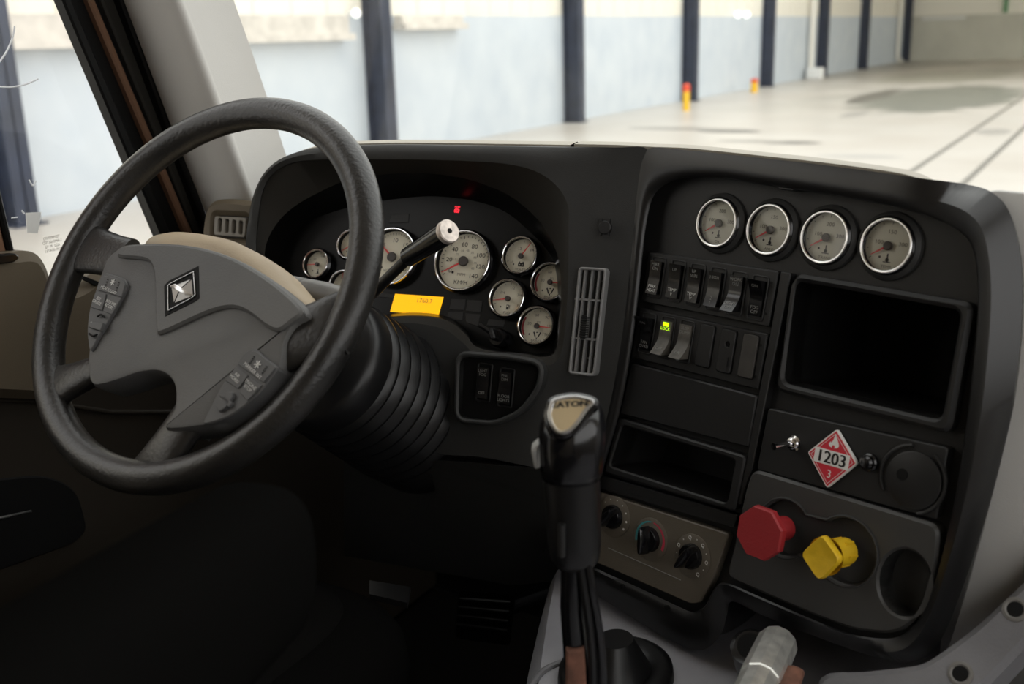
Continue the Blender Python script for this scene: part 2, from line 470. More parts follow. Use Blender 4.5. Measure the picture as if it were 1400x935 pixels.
for y0, y1, z0, lab in ((4, 16.85, 2.32, 'long pale concrete ledge on the blue wall above the red sign'), (18.6, 20.95, 2.49, 'short pale concrete ledge just right of the second navy column')):
    c = MB('ledge'); c.box((XW+.11, (y0+y1)/2, (z0+HB)/2+.06), (.22, y1-y0, HB-z0-.12)); c.box((XW+.16, (y0+y1)/2, z0+.06), (.32, y1-y0+.1, .12))
    tag(c.build('wall_ledge', W=Matrix.Translation((XW, (y0+y1)/2, z0)), world=True), lab, 'ledge')
sg = Fr((XW+.015, 13.43, 2.26), -90, 0)
t = thing('wall_sign', 'small red square fire equipment sign on the blue wall under the ledge', 'sign', sg)
MB('signred').plate(rect(0, 0, .27, .27), -.012, 0, bev=.002).build('sign_plate', t)
c = MB('white'); c.plate(rect(.03, -.02, .05, .12), 0, .003); c.plate(rect(-.05, .03, .06, .08), 0, .003); c.plate(rect(0, .105, .2, .02), 0, .003); c.build('pictogram', t)
for (px, py, h, w_, lab) in ((938, 151, .78, .2, 'yellow bollard with red top beside the fourth navy column'), (1031, 126, .5, .26, 'small orange bollard far along the blue wall')):
    p = onZ(px, py, 0.0); t = thing('bollard', lab, 'bollard', Matrix.Translation(p), 'bollards along the wall')
    c = MB('byel'); c.lathe([(w_*.55, 0), (w_*.55, .04), (w_/2, .05), (w_/2, h*.75)], 20, cap0=True); c.build('post', t)
    c = MB('bred'); c.lathe([(w_/2+.01, h*.72), (w_/2+.01, h*.95), (w_*.35, h), (.01, h+.01)], 20, cap1=True); c.build('cap', t)
for (px, lab) in ((1110, 'pale drainpipe with a white elbow at its foot beside the sixth navy column'), (1228, 'pale drainpipe nearest the far corner of the hall')):
    p = onX(px, 60, XW+.25); c = MB('pipe'); t = thing('drainpipe', lab, 'pipe', Matrix.Translation((p.x, p.y, 0)), 'drainpipes on the left wall')
    c.tube([(0, 0, 8), (0, 0, .35), (.05, 0, .2), (.3, -.1, .12)], .13, 14); c.build('pipe', t)
    if px < 1200: MB('white').box((.3, -.3, .25), (.7, .6, .5), bev=.08).build('elbow', t)
for (px, py, s, lab) in ((487, 18, .09, 'round white wall lamp left of the second navy column'), (1009, 20, .13, 'left one of the pair of small white wall lamps above the blue paint'), (1021, 20, .13, 'right one of the pair of small white wall lamps above the blue paint')):
    p = onX(px, py, XW+.2); t = thing('wall_lamp', lab, 'lamp', Matrix.Translation(p))
    MB(mat('lamp_glow', (.9, .9, .9), .4, emit=(1, .97, .9), estr=1.2)).lathe([(.01, s), (s*.7, s*.7), (s, 0), (s*.7, -s*.7), (.01, -s)], 16).build('globe', t)
    MB('white').box((-.15, 0, 0), (.18, .08, .08)).build('bracket', t)

# ============================================================ THE CAB SHELL
XD = -1.33   # inner face of the driver's door
c = MB('lining'); c.box((-.33, -.22, 2.3+.75), (2.3, 2.46, .08)); structure(c.build('ceiling'))
c = MB('lining'); c.box((-.33, -1.45, 2.0), (2.3, .1, 2.2)); structure(c.build('wall_rear'))
c = MB('lining'); c.box((.85, .2, 1.5), (.08, 3.4, .98)); c.box((.85, -1.35, 2.5), (.08, .3, 1.1)); c.loft([[V((.86, 1.5, 2.0)), V((.86, 1.9, 1.98)), V((.72, 1.9, 1.98)), V((.72, 1.6, 2.0))], [V((.80, .95, 3.05)), V((.80, 1.2, 3.02)), V((.62, 1.2, 3.02)), V((.62, 1.0, 3.05))]], True, (True, True)); structure(c.build('wall_right'))
c = MB('lining'); c.box((-1.46, -.75, 2.0), (.08, 1.5, 2.2)); structure(c.build('wall_left_rear'))
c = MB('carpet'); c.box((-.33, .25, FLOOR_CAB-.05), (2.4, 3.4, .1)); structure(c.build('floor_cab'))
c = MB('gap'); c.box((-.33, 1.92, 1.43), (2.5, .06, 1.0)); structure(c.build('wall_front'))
# windshield
wa, wb = V((-1.7, 1.82, 1.98)), V((-1.5, 1.13, 3.02))
c = MB('shield'); q = [wa, V((.75, 1.82, 1.98)), V((.62, 1.13, 3.02)), wb]
nn = (q[1]-q[0]).cross(q[3]-q[0]).normalized()*.006
c.loft([[p for p in q], [p+nn for p in q]], True, (True, True)); structure(c.build('window_1', world=True))

# driver's door
DR = Fr((XD, .95, 2.05), -90, 0)
door = structure(MB('doorlow').plate(rnd([V(p) for p in DR.xy([(-30, 470), (60, 470), (150, 450), (282, 450)])] + [V((.33, -.3)), V((.98, -.3)), V((.98, -1.02)), V((-.75, -1.02)), V((-.75, -.05))], .02), -.06, 0, bev=.006).build('door_1', W=DR.M))
belt = [(-260, 352), (-70, 348), (0, 344), (28, 342), (44, 348), (55, 364), (66, 391), (86, 393), (104, 385), (122, 371), (160, 370), (286, 372)]
up = cr([DR.P(a, b, .0).to_3d() for a, b in belt], 5, False)
lowr = [DR.P(a, b+0, .0) for a, b in ((300, 470), (150, 470), (60, 545), (-60, 540), (-260, 560))]
c = MB('beige'); c.plate([p.xy for p in up]+[p.xy for p in lowr], -.05, .025, bev=.014); c.build('armrest_panel', door)
sp = DR.xy([(-30, 349), (20, 346), (26, 352), (18, 358), (-30, 366)], .026)
c = MB('gloss'); c.plate(rnd(sp, .006), .02, .03, bev=.002); c.build('window_switch', door)
c = MB('gap'); c.plate(rnd(DR.xy([(110, 380), (114, 377), (141, 388), (141, 395)], .026), .002), .02, .027); c.build('trim_strip', door)
# door pocket and its bright pull
c = MB('gap'); pk = rnd(DR.xy([(-60, 660), (60, 648), (104, 668), (118, 725), (100, 742), (-60, 800)], .0), .03); c.plate(pk, 0, .004, bev=.002); c.build('pocket', door)
c = MB('silver'); c.tube([DR.P(-30, 714, .02), DR.P(10, 706, .03), DR.P(42, 699, .02)], .0022, 8); c.build('pull', door)
c = MB('doorlow'); c.plate(DR.xy([(-60, 541), (60, 546), (150, 560), (250, 560), (250, 566), (150, 566), (60, 552), (-60, 547)], .0), 0, .006, bev=.002); c.build('seam', door)
# glass with stickers
pane = MB('pane'); pane.plate(DR.xy([(-10, 360), (300, 460), (210, 300), (70, -20), (20, -160), (-110, -160)], -.03), -.034, -.03); pane = structure(pane.build('window_2', W=DR.M))
c = MB('white'); c.plate(DR.xy([(36, 291), (57, 290), (55, 304), (52, 319), (38, 318)], -.028), -.03, -.0288); c.build('sticker', pane)
c = MB('mark2'); fo = DR.P(72, 334, -.028)
for i, s_ in enumerate(('TEMPERED', 'LAMINATED', 'AS2  M 92', '43R 004731')):
    c.text(s_, fo.x-.0, fo.y+.010-.0062*i, -.0285, .0060, M['ink2'], 0, -1)
c.torus(.005, .0005, (fo.x+.026, fo.y-.003, -.0285), 20, 4); c.build('etched_mark', pane)
c = MB('smear')
for lst, r_ in (([(-5, 118), (15, 119), (36, 115), (52, 108)], .0012), ([(20, 36), (17, 52), (8, 72), (-5, 90)], .0012), ([(40, 246), (45, 254), (49, 247)], .001), ([(30, 288), (33, 292)], .0012), ([(16, 298), (24, 297)], .001)):
    c.tube(cr([DR.P(a, b, -.029) for a, b in lst], 5, False), r_, 6)
c.build('scratch', pane)
# window frame: rubber, painted stripe, rubber
def strip_px(name, a, b, m, z0, z1, parent=None):
    """a bar between two lines on the door plane"""
    c = MB(m); pts = DR.xy([a[0], a[1], b[1], b[0]], z1); c.plate(pts, z0, z1, bev=.003)
    return c.build(name, parent, W=DR.M)
top = -90
def ln(x0, x1):  # point pair on the sloping frame: x at y=0, x at y=300
    s_ = (x1-x0)/300
    return [(x0+s_*top, top), (x0+s_*385, 385)]
fr_ = strip_px('trim_1', ln(78, 204), ln(181, 289), 'seal', -.02, -.012); structure(fr_)
strip_px('inner_seal', ln(86, 212), ln(99, 226), 'seal', -.012, .004, fr_)
strip_px('painted_stripe', ln(121, 247), ln(131, 257), 'bronze', -.012, .0, fr_)
strip_px('grey_lip', ln(139, 260), ln(163, 274), 'liner', -.012, -.004, fr_)
strip_px('outer_seal', ln(165, 277), ln(178, 286), 'seal', -.012, .012, fr_)
c = MB('seal'); c.plate(DR.xy([(-95, -160), (0, 252), (22, 347), (13, 347), (-9, 252), (-106, -160)], 0), -.04, .0, bev=.003); c.build('rear_seal', fr_, W=DR.M)
c = MB('bronze'); c.plate(DR.xy([(-106, -160), (-9, 252), (13, 347), (-260, 360), (-260, -160)], 0), -.04, -.004, bev=.003); c.build('rear_post', fr_, W=DR.M)
# grey A-pillar trim
loops = []
for py, xl, xr in ((-160, 118, 210), (-80, 148, 232), (0, 178, 252), (90, 212, 286), (180, 246, 318), (275, 284, 351), (330, 305, 372)):
    a, b = onX(xl-9, py, XD+.02), onX(xr, py, XD+.13)
    mid = (a+b)/2; side = b-a; outw = V((1, -.5, .1)).normalized()
    lp = []
    for j in range(13):
        t_ = j/12; lp.append(a+side*t_ + outw*(.05*math.sin(PI*t_)**.75))
    lp += [b+V((.0, .10, .0)), a+V((-.03, .12, 0))]
    loops.append(lp)
c = MB('pillar'); c.loft(loops, True, (True, True)); structure(c.build('trim_2', world=True, sharp=60))

# ============================================================ DASHBOARD
dash = thing('dashboard', 'black wraparound dashboard with a hooded driver side and an angled centre stack', 'dashboard', STR)
RIM = [(392, 440), (362, 400), (352, 346), (354, 300), (361, 260), (375, 237), (400, 223.5), (440, 219.5), (526, 219.5), (580, 220), (640, 222), (690, 226), (728, 236), (755, 257), (769, 286), (771, 319), (771, 379), (768, 445), (762, 478), (748, 488), (715, 486), (655, 476), (636, 457), (610, 438), (560, 432), (470, 440)]
OUT = [(372, 455), (345, 405), (337, 346), (341, 300), (349, 263), (366, 232), (395, 212), (440, 201), (520, 197.5), (580, 197.5), (650, 198.5), (715, 199.5), (775, 200.5), (840, 201.5), (885, 204), (874, 240), (864, 340), (851, 457), (832, 562), (808, 645), (740, 640), (660, 625), (600, 620), (560, 600), (480, 560), (420, 520)]
AR2 = [(398, 436), (370, 395), (362, 352), (367, 325), (383, 300), (403, 282), (430, 266), (473, 247), (526, 238.5), (580, 237), (638, 245), (688, 263), (721, 286), (745, 312), (758, 337), (765, 362), (767, 395), (765, 445), (760, 477), (748, 487), (714, 485), (655, 475), (637, 456), (611, 437), (560, 431), (470, 439)]
FAC = [(405, 430), (385, 392), (380, 362), (388, 340), (403, 318), (425, 302), (455, 290), (490, 281), (535, 273), (585, 268.5), (625, 271), (665, 279), (698, 294), (731, 323), (748, 342), (757, 360), (762, 392), (761, 443), (756, 474), (742, 483), (712, 481), (655, 471), (637, 451), (612, 433), (560, 427), (470, 435)]
def lpx(pts, fr, d, k=4, sel=None):
    return cr([(sel(i, p) if sel and sel(i, p) is not None else fr.W(p[0], p[1], d)) for i, p in enumerate(pts)], k)
joint = lambda i, p: PAN.W(p[0], p[1], .015) if 14 <= i <= 19 else None
outW = [joint(i, p) or STR.W(p[0], p[1], 0) for i, p in enumerate(OUT)]
rimW = [STR.W(p[0], p[1], 0) for p in RIM]
mid = [rimW[i]*.5+outW[i]*.5 + STR.n*(.006 if 2 < i < 13 else .0) for i in range(len(RIM))]
lip = [rimW[i]*.93+outW[i]*.07 + STR.n*.001 for i in range(len(RIM))]
edge = [rimW[i]*.06+outW[i]*.94 + STR.n*(.003 if 1 < i < 13 else .0) for i in range(len(RIM))]
backd = V((0, .55, -.24))
K = 5
c = MB('dash')
c.loft([cr(lip, K), cr(mid, K), cr(edge, K), cr(outW, K), cr([p+backd*.03+V((0, 0, -.002)) for p in outW], K), cr([p+backd for p in outW], K)])
c.build('driver_side_shell', dash, world=True, sharp=50)
c = MB('liner')
c.loft([lpx(FAC, CLU, -.014, K), lpx(AR2, CLU, .03, K)][::-1][0:1] + [lpx(FAC, CLU, -.014, K)] if False else [lpx(AR2, CLU, .03, K), cr([STR.W(p[0], p[1], -.004) for p in RIM], K), cr(lip, K)])
c.build('hood_lining', dash, world=True, sharp=50)
c = MB('face'); c.loft([lpx(FAC, CLU, -.014, K), lpx(AR2, CLU, .03, K)]); c.build('cluster_surround', dash, world=True, sharp=50)

c = MB(mat('dash_top_lit_edge', (.36, .33, .27), .55, bump=.2, bscale=500))  # tan strip paints the thin lit line along the dash top edge
tp = [STR.W(p[0], p[1], 0) for p in OUT[5:13]]
c.loft([cr([p+V((0, .012, -.02)) for p in tp], 4, False), cr([p+V((0, .010, .0012)) for p in tp], 4, False), cr([p+V((0, .03, .0035)) for p in tp], 4, False), cr([p+V((0, .5, -.2)) for p in tp], 4, False)], False)
tp = [STR.W(780, 199.3, 0), STR.W(840, 200.6, 0)] + [PAN.W(p[0], p[1], .012) for p in ((885, 203), (935, 205), (1000, 211.5), (1050, 217), (1110, 223.5), (1190, 234), (1240, 243), (1270, 256), (1285, 270))]
c.loft([cr([p+V((0, .012, -.02)) for p in tp], 4, False), cr([p+V((0, .010, .0012)) for p in tp], 4, False), cr([p+V((0, .03, .0030)) for p in tp], 4, False), cr([p+V((0, .5, -.2)) for p in tp], 4, False)], False)
c.build('lit_top_strip', dash, world=True, sharp=60)

OPN = [(800, 765), (812, 700), (822, 650), (847, 565), (866, 460), (879, 345), (884, 305), (892, 271), (908, 253), (935, 243.5), (983, 243), (1034, 251), (1100, 261), (1168, 272), (1237, 287), (1290, 304), (1318, 322), (1332, 347), (1337, 400), (1333, 470), (1320, 590), (1304, 690), (1285, 770), (1267, 828), (1243, 861), (1215, 873), (1166, 867), (1114, 848), (1037, 815), (994, 797), (978, 803), (964, 828), (946, 836), (925, 828), (870, 802), (820, 779)]
OU2 = [(745, 755), (790, 690), (808, 645), (832, 562), (851, 457), (864, 340), (868, 290), (874, 240), (885, 204), (935, 205), (1000, 211.5), (1050, 217), (1110, 223.5), (1190, 234), (1262, 244), (1322, 252), (1356, 263), (1380, 290), (1395, 350), (1397, 430), (1387, 535), (1366, 632), (1340, 728), (1308, 822), (1280, 885), (1245, 905), (1200, 899), (1120, 872), (1040, 840), (1001, 822), (994, 840), (985, 868), (962, 888), (930, 882), (860, 842), (790, 795)]
n_ = len(OPN)
ow = [PAN.W(p[0], p[1], -.014) for p in OPN]
of = [PAN.W(p[0], p[1], .010) for p in OPN]
def dout(i): return .015 if i <= 8 else (.012 if i <= 14 else (-.012 if i < 26 else .0))
oo = [PAN.W(p[0], p[1], dout(i)) for i, p in enumerate(OU2)]
om = [of[i]*.55+oo[i]*.45 + PAN.n*(.014 if 14 < i < 26 else .004) for i in range(n_)]
of2 = [of[i]*.93+oo[i]*.07 + PAN.n*.003 for i in range(n_)]
ob = [p + (V((0, .08, -.02)) if i > 8 and i < 26 else V((0, .03, 0))) for i, p in enumerate(oo)]
ob2 = [p + (backd if 8 <= i < 16 else (V((0, .12, -.05)) if i < 8 else V((0, .3, -.12)))) for i, p in enumerate(oo)]
c = MB('shell'); c.loft([cr(ow, K), cr(of, K), cr(of2, K), cr(om, K), cr(oo, K), cr(ob, K), cr(ob2, K)])
c.build('centre_stack_shell', dash, world=True, sharp=50)
inn = [p.xy for p in cr([PAN.P(a, b, -.014).to_3d() for a, b in OPN], K)]
# openings in the backing board: tray, cubby
tray_in = rnd(PAN.xy([(853, 581), (1008, 628), (996, 688), (836, 637)], .002), .006)
cub_in = rnd(PAN.xy([(1090, 384), (1315, 424), (1288, 574), (1072.5, 523)], .002), .010)
cupc = PAN.xy([(1236, 797)], .008)[0]
cup_o = circ(cupc.x, cupc.y, .027, 40, .034)
c = MB('dash2'); c.plate(inset(ccw(inn), -.004), -.03, -.010, holes=[tray_in, cub_in, cup_o]); c.build('backing_board', dash, W=PAN.M)
def panel(name, px, z0, z1, m, r=.004, holes=(), bev=.0012, parent=dash, d=None):
    c = MB(m); c.plate(rnd(PAN.xy(px, z1 if d is None else d), r), z0, z1, holes, bev); return c.build(name, parent, W=PAN.M)
panel('divider', [(1067, 371), (1081, 373.5), (1028, 640), (1012, 690), (1004, 688), (1020, 630), (1050, 470)], -.02, .002, 'dash2', .002)
panel('blank_panel', [(863, 496), (1035, 541.5), (1023, 612), (847, 566)], -.02, .002, 'dash2', .003, bev=.0018)
# tray
c = MB('dash2'); tr_out = rnd(PAN.xy([(845, 571), (1019, 624), (1004, 699), (825, 646)], .006), .006)
c.plate(tr_out, -.02, .006, [tray_in], .002); c.cup(tray_in, .004, -.10, 'dash2'); c.build('storage_tray', dash, W=PAN.M)
panel('crossbar', [(824, 650), (1008, 704), (1002, 722), (816, 667)], -.02, .001, 'dash2', .002)
# large cubby
c = MB('dash2'); cb_out = rnd(PAN.xy([(1085.5, 373), (1331, 414), (1298, 594), (1058, 534)], .006), .012)
c.plate(cb_out, -.02, .006, [cub_in], .004); c.cup(cub_in, .003, -.16, 'gap'); c.build('open_cubby', dash, W=PAN.M)
# knee panel and recess with two switches
REC = Fr(STR.W(690, 530, .004), -3, 14)
rec = rnd(REC.xy([(634, 487), (700, 492), (742, 500), (736, 530), (712, 560), (680, 574), (632, 570)]), .012)
c = MB('dash'); c.plate(inset(ccw(rec), -.008), -.03, .012, [rec], .003); c.cup(rec, .010, .0, 'gap'); c.build('switch_recess', dash, W=REC.M)
# lower brow under the cluster
kp = [STR.W(a, b, d) for a, b, d in ((470, 590, -.02), (575, 634, 0), (600, 629, 0), (740, 640, 0), (800, 700, -.02), (800, 790, -.08), (700, 800, -.25), (470, 760, -.25))]
c = MB('dash'); c.loft([[p for p in kp], [p+V((0, .2, -.05)) for p in kp]], True, (True, True)); c.build('knee_panel', dash, world=True)
# maker's plug on the strip, three screws under the climate panel
f = STR.at(827, 311, .002)
c = MB('dash2'); c.lathe([(.0085, -.004), (.0085, .001), (.0075, .002), (.001, .002)], 28, cap1=True)
for a in (50, 130, 230, 310): c.box((.0085*math.cos(math.radians(a)), .011*math.sin(math.radians(a)), .0), (.003, .005, .003))
c.build('sensor_cap', dash, W=f.M)
for a, b in ((819, 785), (852, 801), (913, 830)):
    f = PAN.at(a, b, .012); MB('gap').lathe([(.003, -.004), (.003, .003), (.001, .0035)], 14, cap1=True).build('screw', dash, W=f.M)
# long fillet line at the top of the stack shell
f = PAN.at(1077, 258, .006); MB('silver').use('dash2').plate(rnd(rect(0, 0, .018, .0035), .001), -.01, .004, bev=.0008).build('latch', dash, W=f.M)

# ---- air vents
def vent_slats(c, w, h, nx, ny, t, z0, z1):
    pass
VF = STR.at(803, 439, 0)
t = thing('air_vent', 'tall grey slatted air vent between the gauges and the switch rows', 'air vent', VF)
vo = rnd(VF.xy([(791, 364.5), (829.5, 367), (813, 515), (776.5, 511)], .004), .006)
vi = inset(ccw(vo), .0035)
M['ventgrey'] = mat('vent_grey', (.2, .2, .2), .45)
c = MB('ventgrey'); c.plate(vo, -.02, .005, [vi], .0012); c.build('frame', t)
c = MB('gap'); c.plate(vo, -.03, -.018); c.build('duct', t)
def lerp(a, b, s_): return (a[0]+(b[0]-a[0])*s_, a[1]+(b[1]-a[1])*s_)
TLv, TRv, BRv, BLv = (791, 364.5), (829.5, 367), (813, 515), (776.5, 511)
for s_ in (.25, .5, .75):
    a, b = VF.P(*lerp(TLv, TRv, s_), .002), VF.P(*lerp(BLv, BRv, s_), .002)
    c = MB('ventgrey'); c.plate([(a.x-.0012, a.y), (a.x+.0012, a.y), (b.x+.0012, b.y), (b.x-.0012, b.y)], -.012, .0025); c.build('slat', t)
for s_ in (.12, .30, .48, .66, .84):
    a, b = VF.P(*lerp(TLv, BLv, s_), 0), VF.P(*lerp(TRv, BRv, s_), 0)
    z = .0025 if s_ in (.30, .66) else -.006
    c = MB('ventgrey'); c.plate([(a.x, a.y-.0012), (b.x, b.y-.0012), (b.x, b.y+.0012), (a.x, a.y+.0012)], -.014, z); c.build('crossbar', t)
p = VF.P(798, 447, .002)
c = MB('dash2')
for i in range(9): c.box((p.x+.002, p.y+.012-.003*i, .004), (.009, .0014, .006))
c.box((p.x, p.y, .0), (.007, .03, .006)); c.build('thumb_wheel', t)

LV = STR.at(308, 305, -.02)
t = thing('vent_pod', 'beige corner trim with a four slot air vent left of the instrument hood', 'air vent', LV)
po = cr([LV.P(a, b).to_3d() for a, b in ((272, 345), (274, 310), (279, 286), (290, 274), (312, 271.5), (335, 274), (352, 280), (352, 345), (345, 440), (290, 470), (268, 420))], 4)
gq = rnd(LV.xy([(293, 294.7), (337.6, 297), (336, 325.5), (292, 322)], 0), .006)
slots = []
for a, b in ((300.8, 307.8), (310.5, 309), (320, 310.2), (329.5, 311.2)):
    q = LV.P(a, b); slots.append(rnd(rect(q.x, q.y, .0075, .0215), .0035))
c = MB('beige'); c.plate([p.xy for p in po], -.08, 0, [inset(gq, -.001)], .008); c.build('body', t)
c = MB('seal'); c.plate(inset(gq, -.0012), -.03, -.012); c.build('duct', t)
c = MB('beige2'); c.plate(inset(gq, .0008), -.011, .001, slots, .001); c.build('grille', t)
c = MB('seal'); c.plate(rnd(LV.xy([(290, 333), (335, 336), (335, 345), (290, 343)]), .004), -.01, .001); c.build('lower_slot', t)

# ---- gauges
def ticks(c, R, a0, a1, n, lw, ll, z, every=1, long=1.6):
    for i in range(n+1):
        a = math.radians(a0+(a1-a0)*i/n); l = ll*(long if i % every == 0 else 1)
        x, y = math.cos(a), math.sin(a)
        p0, p1 = V((x, y))*(R-l), V((x, y))*R; q = V((-y, x))*lw/2
        c.f([c.bm.verts.new((p.x, p.y, z)) for p in (p0-q, p1-q, p1+q, p0+q)])
def dial(R, spec, face='cream'):
    c = MB(face); c.lathe([(R*.93, -.003), (R*.93, 0), (.0001, 0)], 48, cap1=True)
    z = .0004; c.use('ink')
    ticks(c, R*.86, spec.get('a0', 210), spec.get('a1', -30), spec.get('n', 12), R*.02, R*.06, z, spec.get('ev', 3))
    if 'band' in spec:
        b0, b1 = spec['band']; c.use('redink'); k = 14
        for i in range(k):
            a, b = (math.radians(b0+(b1-b0)*(i+j)/k) for j in (0, 1))
            c.f([c.bm.verts.new((r_*math.cos(q), r_*math.sin(q), z)) for r_, q in ((R*.8, a), (R*.9, a), (R*.9, b), (R*.8, b))])
    for s_, x, y, sz, m in spec['txt']: c.text(s_, x*R, y*R, z, sz*R, M[m], 0, 1.15)
    if spec.get('dot'): c.use('ink'); x, y = spec['dot']; c.flat(circ(x*R, y*R, R*.045, 12), z)
    ic = spec.get('icon')
    c.use('ink')
    if ic == 'pump': c.flat(rect(-.02*R, -.42*R, .14*R, .26*R), z); c.flat(rect(.09*R, -.4*R, .03*R, .2*R), z); c.use('cream'); c.flat(rect(-.02*R, -.36*R, .08*R, .07*R), z*1.6)
    if ic == 'batt': c.flat(rect(0, -.42*R, .34*R, .2*R), z); c.flat(rect(-.1*R, -.29*R, .06*R, .06*R), z); c.flat(rect(.1*R, -.29*R, .06*R, .06*R), z); c.use('cream'); c.flat(rect(-.08*R, -.42*R, .06*R, .03*R), z*1.6); c.flat(rect(.08*R, -.42*R, .06*R, .03*R), z*1.6)
    if ic == 'brake':
        for s_ in (-1, 1): c.flat([(s_*.03*R, -.56*R), (s_*.16*R, -.26*R), (s_*.22*R, -.3*R), (s_*.09*R, -.58*R)], z)
        c.flat(rect(0, -.3*R, .1*R, .05*R), z); c.flat(rect(0, -.62*R, .05*R, .1*R), z)
    if ic == 'temp': c.flat(rect(0, -.4*R, .05*R, .24*R), z); c.flat(circ(0, -.5*R, .07*R, 12), z); c.flat(rect(0, -.58*R, .3*R, .03*R), z)
    return c
def bezel(R, fz, ring='chrome', rr=.0016, wall='gap'):
    c = MB(ring); c.torus(R-rr, rr, (0, 0, 0), 64, 10)
    c.use(wall); c.lathe([(R*.93, fz), (R*.93, fz*.5), (R-rr*1.9, -.0004)], 64)
    c.use('gloss'); c.lathe([(R+.0022, fz-.004), (R+.0022, -.004), (R-.0004, -.0006)], 64)
    return c
def needle(R, ang, z, l=.8, w=.05):
    a = math.radians(ang); d = V((math.cos(a), math.sin(a))); q = V((-d.y, d.x))
    c = MB('needle'); pts = [d*R*l-q*R*w*.25, d*R*l+q*R*w*.25, d*R*.1+q*R*w, d*R*.1-q*R*w]
    c.plate(pts, z, z+.0008); return c
def hubm(R, z, k=.15):
    c = MB('hub'); c.lathe([(R*k, z-.001), (R*k, z+.0022), (R*k*.85, z+.003), (.0001, z+.003)], 24, cap1=True); return c

gl = [('leftmost of the four chrome ringed gauges above the switches', 979.3, 304.7), ('second from the left of the four chrome ringed gauges atop the centre stack', 1049.9, 313.8), ('third from the left of the four chrome ringed gauges atop the centre stack', 1126.5, 324.3), ('rightmost and largest looking of the four chrome ringed gauges above the empty cubby', 1211, 335.6)]
for i, (lab, px, py) in enumerate(gl):
    f = PAN.at(px, py, 0); t = thing('round_gauge', lab, 'gauge', f, 'gauges across the top of the centre stack')
    R = .029
    sp = dict(a0=215, a1=-35, n=10, ev=5, dot=(-.3, -.42), icon='temp', txt=[('100', -.42, .1, .2, 'ink2'), ('150' if i % 2 else '200', .02, .5, .2, 'ink2'), ('300', .5, .1, .2, 'ink2'), (('OIL', 'AXLE', 'TRANS', 'TEMP')[i], 0, -.75, .15, 'ink2')])
    dial(R, sp, 'cream2').build('dial', t, W=f.off(0, 0, -.008).M)
    bezel(R, -.0085, 'bright', .0016).build('bezel', t)
    needle(R, 212, -.005, .72, .045).build('needle', t); hubm(R, -.005, .16).build('hub', t)
    MB('lens').plate(circ(0, 0, R*.93, 40), -.0022, -.0018).build('lens', t)
    MB('dash').lathe([(R*1.26, -.012), (R*1.22, -.006), (R*1.08, -.0025), (R*1.02, -.004)], 56).build('collar', t)

clu = thing('instrument_cluster', 'driver instrument cluster with nine cream faced gauges under the black hood', 'instrument cluster', CLU)
c = MB('face'); c.plate([p.xy for p in cr([CLU.P(a, b, -.014).to_3d() for a, b in FAC], 4)], -.03, -.0135); c.build('face_panel', clu)
r1 = .0268
small = dict(a0=200, a1=-20, n=10, ev=5, dot=(-.42, -.42))
spd = dict(a0=213, a1=-50, n=28, ev=4, dot=(-.38, -.36), txt=[])
for i, v in enumerate((0, 20, 40, 60, 80, 100, 120, 140)):
    a = math.radians(213-37.6*i); rr = .58
    spd['txt'].append((str(v), rr*math.cos(a), rr*math.sin(a), .2, 'ink'))
for i, v in enumerate((5, 15, 25, 35, 45, 55, 65, 75, 85)):
    a = math.radians(200-29*i); spd['txt'].append((str(v), .38*math.cos(a), .38*math.sin(a), .1, 'ink2'))
spd['txt'] += [('MPH', -.06, -.42, .13, 'ink2'), ('KM/H', -.04, -.68, .18, 'ink')]
tac = dict(a0=181, a1=-40, n=30, ev=6, dot=(-.4, -.36), txt=[('MPH', 9, 9, .01, 'ink')][:0])
for i, v in enumerate((0, 5, 10, 15, 20, 25)):
    a = math.radians(180-43.5*i); tac['txt'].append((str(v), .6*math.cos(a), .6*math.sin(a), .2, 'ink'))
tac['txt'] += [('x100 RPM', 0, -.45, .13, 'ink2'), ('DIESEL', 0, -.65, .12, 'ink2')]
S = lambda **k: dict(small, **k)
